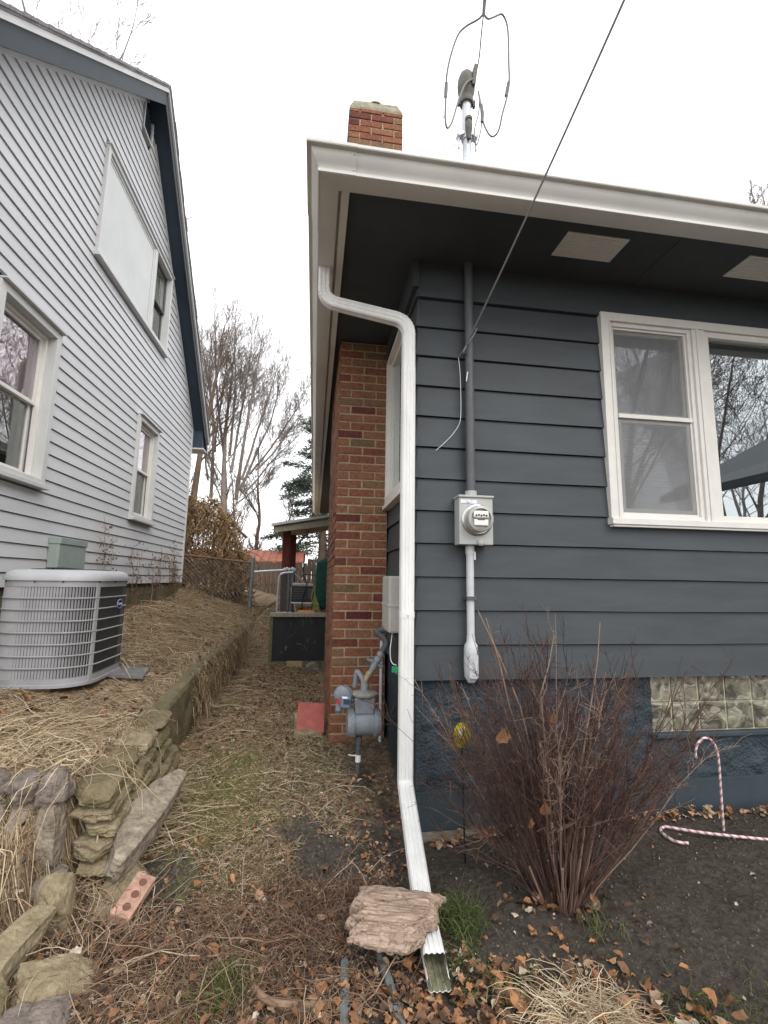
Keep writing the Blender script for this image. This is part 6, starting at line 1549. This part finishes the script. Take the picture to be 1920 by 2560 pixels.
# brambles: tangled reddish stems in the foreground
def brambles():
    r = R2; parts = []
    def cl(n, cx_, cy_, sx, sy): return np.stack([r.normal(cx_, sx, n), r.normal(cy_, sy, n)], 1)
    for (n, c, Lr, wr, lf, tm) in ((560, (-.10, 2.10, .28, .22), (.06, .24), (.0009, .0022), .055, .38), (480, (.08, 2.28, .14, .10), (.05, .16), (.0009, .0018), .06, .32), (200, (-.55, 2.05, .25, .16), (.1, .35), (.0010, .0024), .05, .42), (45, (-.15, 2.05, .40, .25), (.25, .5), (.0018, .0034), .06, .7), (2600, (-.25, 2.1, .45, .30), (.015, .055), (.0009, .0022), .012, .5), (90, (-.80, 2.2, .12, .10), (.2, .4), (.0015, .003), .08, .65)):
        p = cl(n, *c); p = p[(p[:, 0] < .5) & nodark(p[:, 0], p[:, 1])]; pos = np.stack([p[:, 0], p[:, 1], r.uniform(0, .03, len(p))], 1)
        (V, F), k = blades(pos, r.uniform(0, 2 * PI, len(p)), r.uniform(*Lr, len(p)), np.abs(r.normal(0, lf, len(p))), r.uniform(*wr, len(p)), r, 6, .6)
        parts.append((V, F, np.repeat(np.clip(r.normal(tm, .2, len(p)), 0, 1), k * 3)))
    V, F, T = join(parts); raw('brambles', V, F, T, M['twig'], 'tangle of thin reddish brown dead stems in the foreground', 'brambles', 'stuff')
brambles()
# leaf litter
def litter():
    r = R2; P = []; Sz = []; T = []
    def put(n, f, s0, s1, tm, ts=.2, dz=.012):
        p = f(n); z = H(p[:, 0], p[:, 1]) + np.abs(r.normal(dz, dz * .6, len(p))); P.append(np.stack([p[:, 0], p[:, 1], z], 1)); Sz.append(r.uniform(s0, s1, len(p))); T.append(np.clip(r.normal(tm, ts, len(p)), 0, 1))
    put(6500, keep(u2(-1.3, 1.2, 1.45, 2.75), lambda x, y: ((x < .45) | (y < 1.95)) & nodark(x, y)), .006, .024, .50, .33, .008)
    put(210, lambda n: np.stack([r.normal(.30, .28, n), r.normal(1.83, .12, n)], 1), .02, .062, .40, .28, .016)
    put(300, lambda n: np.stack([r.normal(.78, .25, n), r.normal(1.74, .10, n)], 1), .02, .055, .42, .30, .016)
    put(90, lambda n: np.stack([r.normal(1.2, .30, n), r.normal(1.62, .09, n)], 1), .03, .065, .58, .25, .02)
    put(260, u2(-1.2, .2, 1.5, 2.5), .025, .055, .45, .28, .02)
    put(4200, keep(u2(-.97, .25, 2.6, 7.0), inalley), .008, .028, .55, .30, .006)
    put(1500, keep(u2(-.97, .15, 3.9, 7.0), inalley), .016, .048, .36, .28, .008); put(700, keep(u2(-1.2, .3, 1.6, 2.9), nodark), .012, .036, .30, .28, .008)
    put(700, keep(u2(-2.5, -.98, 2.4, 9.5), onbank), .025, .065, .40, .22, .02)
    put(260, lambda n: np.stack([r.uniform(.7, 3.6, n), r.normal(2.765, .03, n)], 1), .025, .055, .66, .22, .015)
    put(80, lambda n: np.stack([r.normal(1.17, .14, n), r.normal(2.16, .08, n)], 1), .025, .05, .45, .25, .02)
    put(90, u2(.6, 3.2, 1.4, 2.7), .010, .035, .6, .25, .008)
    put(150, keep(u2(.2, .62, 2.5, 3.4), lambda x, y: y > 0), .015, .04, .45, .28, .012)
    put(1400, u2(-2.6, 2, 7.6, 12), .03, .08, .40, .22, .02)
    V, F = leaves(np.concatenate(P), np.concatenate(Sz), r); raw('leaf_litter', V, F, np.repeat(np.concatenate(T), len(LEAFV)), M['leaf'], 'scattered dry brown and orange fallen leaves on the ground', 'fallen leaves', 'stuff')
litter()
# soil clods and crumbs
def clods():
    r = R2; cube = np.array([(-1, -1, -1), (1, -1, -1), (1, 1, -1), (-1, 1, -1), (-1, -1, 1), (1, -1, 1), (1, 1, 1), (-1, 1, 1)]) * .5; cf_ = np.array([(3, 2, 1, 0), (4, 5, 6, 7), (0, 1, 5, 4), (1, 2, 6, 5), (2, 3, 7, 6), (3, 0, 4, 7)])
    P = []; S_ = []; T = []
    def put(n, f, s0, s1, pale=.012):
        p = f(n); P.append(np.stack([p[:, 0], p[:, 1], H(p[:, 0], p[:, 1])], 1)); S_.append(s0 * (s1 / s0) ** (r.uniform(0, 1, len(p)) ** 2)); t = np.clip(r.normal(.33, .16, len(p)), 0, .72); t[r.uniform(size=len(p)) < pale] = 1.0; T.append(t)
    put(9000, u2(.55, 3.4, 1.35, 2.80), .002, .010); put(2600, u2(-.1, .6, 1.9, 3.0), .003, .016); put(1500, u2(-1.2, .3, 1.6, 2.8), .003, .016, .02); put(500, lambda n: np.stack([r.normal(-.66, .12, n), r.normal(2.5, .14, n)], 1), .004, .02, .03)
    p = np.concatenate(P); s = np.concatenate(S_); n = len(p); R_ = rots(n, r, 1.0); base = cube[None] * s[:, None, None] * r.uniform(.6, 1.3, (n, 1, 3)) + r.normal(0, .12, (n, 8, 3)) * s[:, None, None]
    V = (np.einsum('nij,nkj->nki', R_, base) + p[:, None]).reshape(-1, 3); F = (cf_[None] + (np.arange(n) * 8)[:, None, None]).reshape(-1, 4)
    raw('soil_crumbs', V, F, np.repeat(np.concatenate(T), 8), M['debris'], 'loose dark soil crumbs and bits on the bed', 'soil', 'stuff')
clods()
# green tufts
def tufts():
    r = R2; parts = []
    for (cx_, cy_, sx, sy, n, L0, L1, tm) in ((.66, 2.12, .05, .07, 420, .03, .10, .5), (-.26, 1.93, .05, .05, 260, .03, .10, .6), (.80, 1.80, .10, .06, 160, .02, .07, .45), (.62, 1.90, .05, .06, 90, .02, .06, .5), (1.45, 1.62, .2, .08, 240, .02, .06, .6), (-.5, 3.3, .25, .5, 2600, .012, .04, .62), (-.35, 2.5, .15, .15, 220, .015, .05, .7), (.05, 3.6, .1, .3, 200, .02, .07, .6), (1.25, 2.05, .05, .05, 60, .03, .08, .7)):
        p = np.stack([r.normal(cx_, sx, n), r.normal(cy_, sy, n)], 1); pos = np.stack([p[:, 0], p[:, 1], np.zeros(n)], 1); L_ = r.uniform(L0, L1, n)
        (V, F), k = blades(pos, r.uniform(0, 2 * PI, n), L_ * .8, L_ * r.uniform(.5, 1.2, n), r.uniform(.0011, .0022, n), r, 5, .5); parts.append((V, F, np.repeat(np.clip(r.normal(tm, .25, n), 0, 1), k * 3)))
    V, F, T = join(parts); raw('green_grass', V, F, T, M['grass'], 'short green grass and moss coming up in patches', 'grass', 'stuff')
tufts()
# the cut straw-coloured clump at the bottom
def clump():
    r = R2; n = 900; a = r.normal(-1.7, 1.25, n); rad = r.normal(0, .048, n); cx_, cy_ = .965, 1.68
    p = np.stack([cx_ + rad * 1.5, cy_ + r.normal(0, .045, n), np.zeros(n)], 1); L_ = r.uniform(.07, .24, n)
    (V, F), k = blades(p, a + r.normal(0, .6, n), L_, L_ * r.uniform(.08, .50, n), r.uniform(.0010, .0021, n), r, 7, 1.1)
    o = raw('ornamental_grass', V, F, np.repeat(np.clip(r.normal(.88, .16, n), 0, 1), k * 3), M['straw'], 'flattened straw coloured clump of ornamental grass at the bottom edge', 'grass clump')
clump()
# single leaves that stand out
big = [((1255, 1837), 2.10, .075, .66, 'curled orange leaf caught in the left of the shrub'), ((1383, 1795), 2.12, .045, .55, 'small orange leaf caught high in the middle of the shrub'), ((1390, 1845), 2.1, .04, .5, 'small rust leaf caught below another in the shrub'), ((1360, 2020), 2.1, .06, .58, 'pale orange leaf hanging low in the shrub stems'), ((1320, 2060), 2.1, .05, .48, 'rust coloured leaf low in the left shrub stems'), ((1478, 2010), 2.1, .085, .45, 'large curled rust leaf caught in the right of the shrub')]
for (px, Y, s, tn, lab) in big:
    p = at(px[0], px[1], 'Y', Y); Vv = LEAFV * np.array((1.0, 1.2, 2.2)) * s; R_ = np.array(Euler((PI / 2 + .3, rng.uniform(-.6, .6), rng.uniform(-1, 1))).to_matrix()); Vv = Vv @ R_.T + p
    raw('fallen_leaf', Vv, LEAFF, np.full(len(Vv), tn), M['leaf'], lab, 'leaf', group='leaves caught in the shrub')

# dead stems flopping over the top of the stone wall
def flop():
    r = R2; n = 120; x = r.uniform(-1.5, -.94, n); y = np.where(r.uniform(size=n) < .5, r.uniform(2.42, 2.62, n), r.uniform(2.5, 3.3, n)); x = np.where(y > 2.62, r.uniform(-1.06, -.97, n), x)
    a = r.normal(-.5, 1.6, n); L_ = r.uniform(.08, .36, n); s = np.linspace(0, 1, 7); z0 = r.uniform(.565, .635, n)
    P = np.stack([x[:, None] + np.cos(a)[:, None] * L_[:, None] * s - .05, y[:, None] + np.sin(a)[:, None] * L_[:, None] * s + .06, z0[:, None] + .03 * np.sin(s * PI)[None] - (L_ * r.uniform(.1, .9, n))[:, None] * (s ** 2.4)[None]], -1) + r.normal(0, .012, (n, 7, 3))
    V, F = stems(P, np.repeat(r.uniform(.0012, .0032, (n, 1)), 7, 1) * np.linspace(1, .6, 7)[None], 3)
    raw('dead_stems', V, F, np.repeat(np.clip(r.normal(.62, .28, n), 0, 1), 21), M['straw'], 'dead straw stems flopping over the top of the stone wall', 'dead grass', 'stuff')
flop()

# repeats share a group
GROUPS = {'bare_tree': 'bare trees standing around the houses', 'street_tree': 'trees mirrored in the window panes', 'candy_cane': 'candy cane stakes in the flower bed', 'metal_bar': 'metal bars half buried in the leaves', 'tan_block': 'tan blocks around the red paver'}
for o in bpy.data.objects:
    if o.parent is None and 'label' in o:
        k = o.name.split('.')[0]
        if k in GROUPS: o['group'] = GROUPS[k]
        elif o.get('category') == 'stone': o['group'] = 'loose stones on the ground'
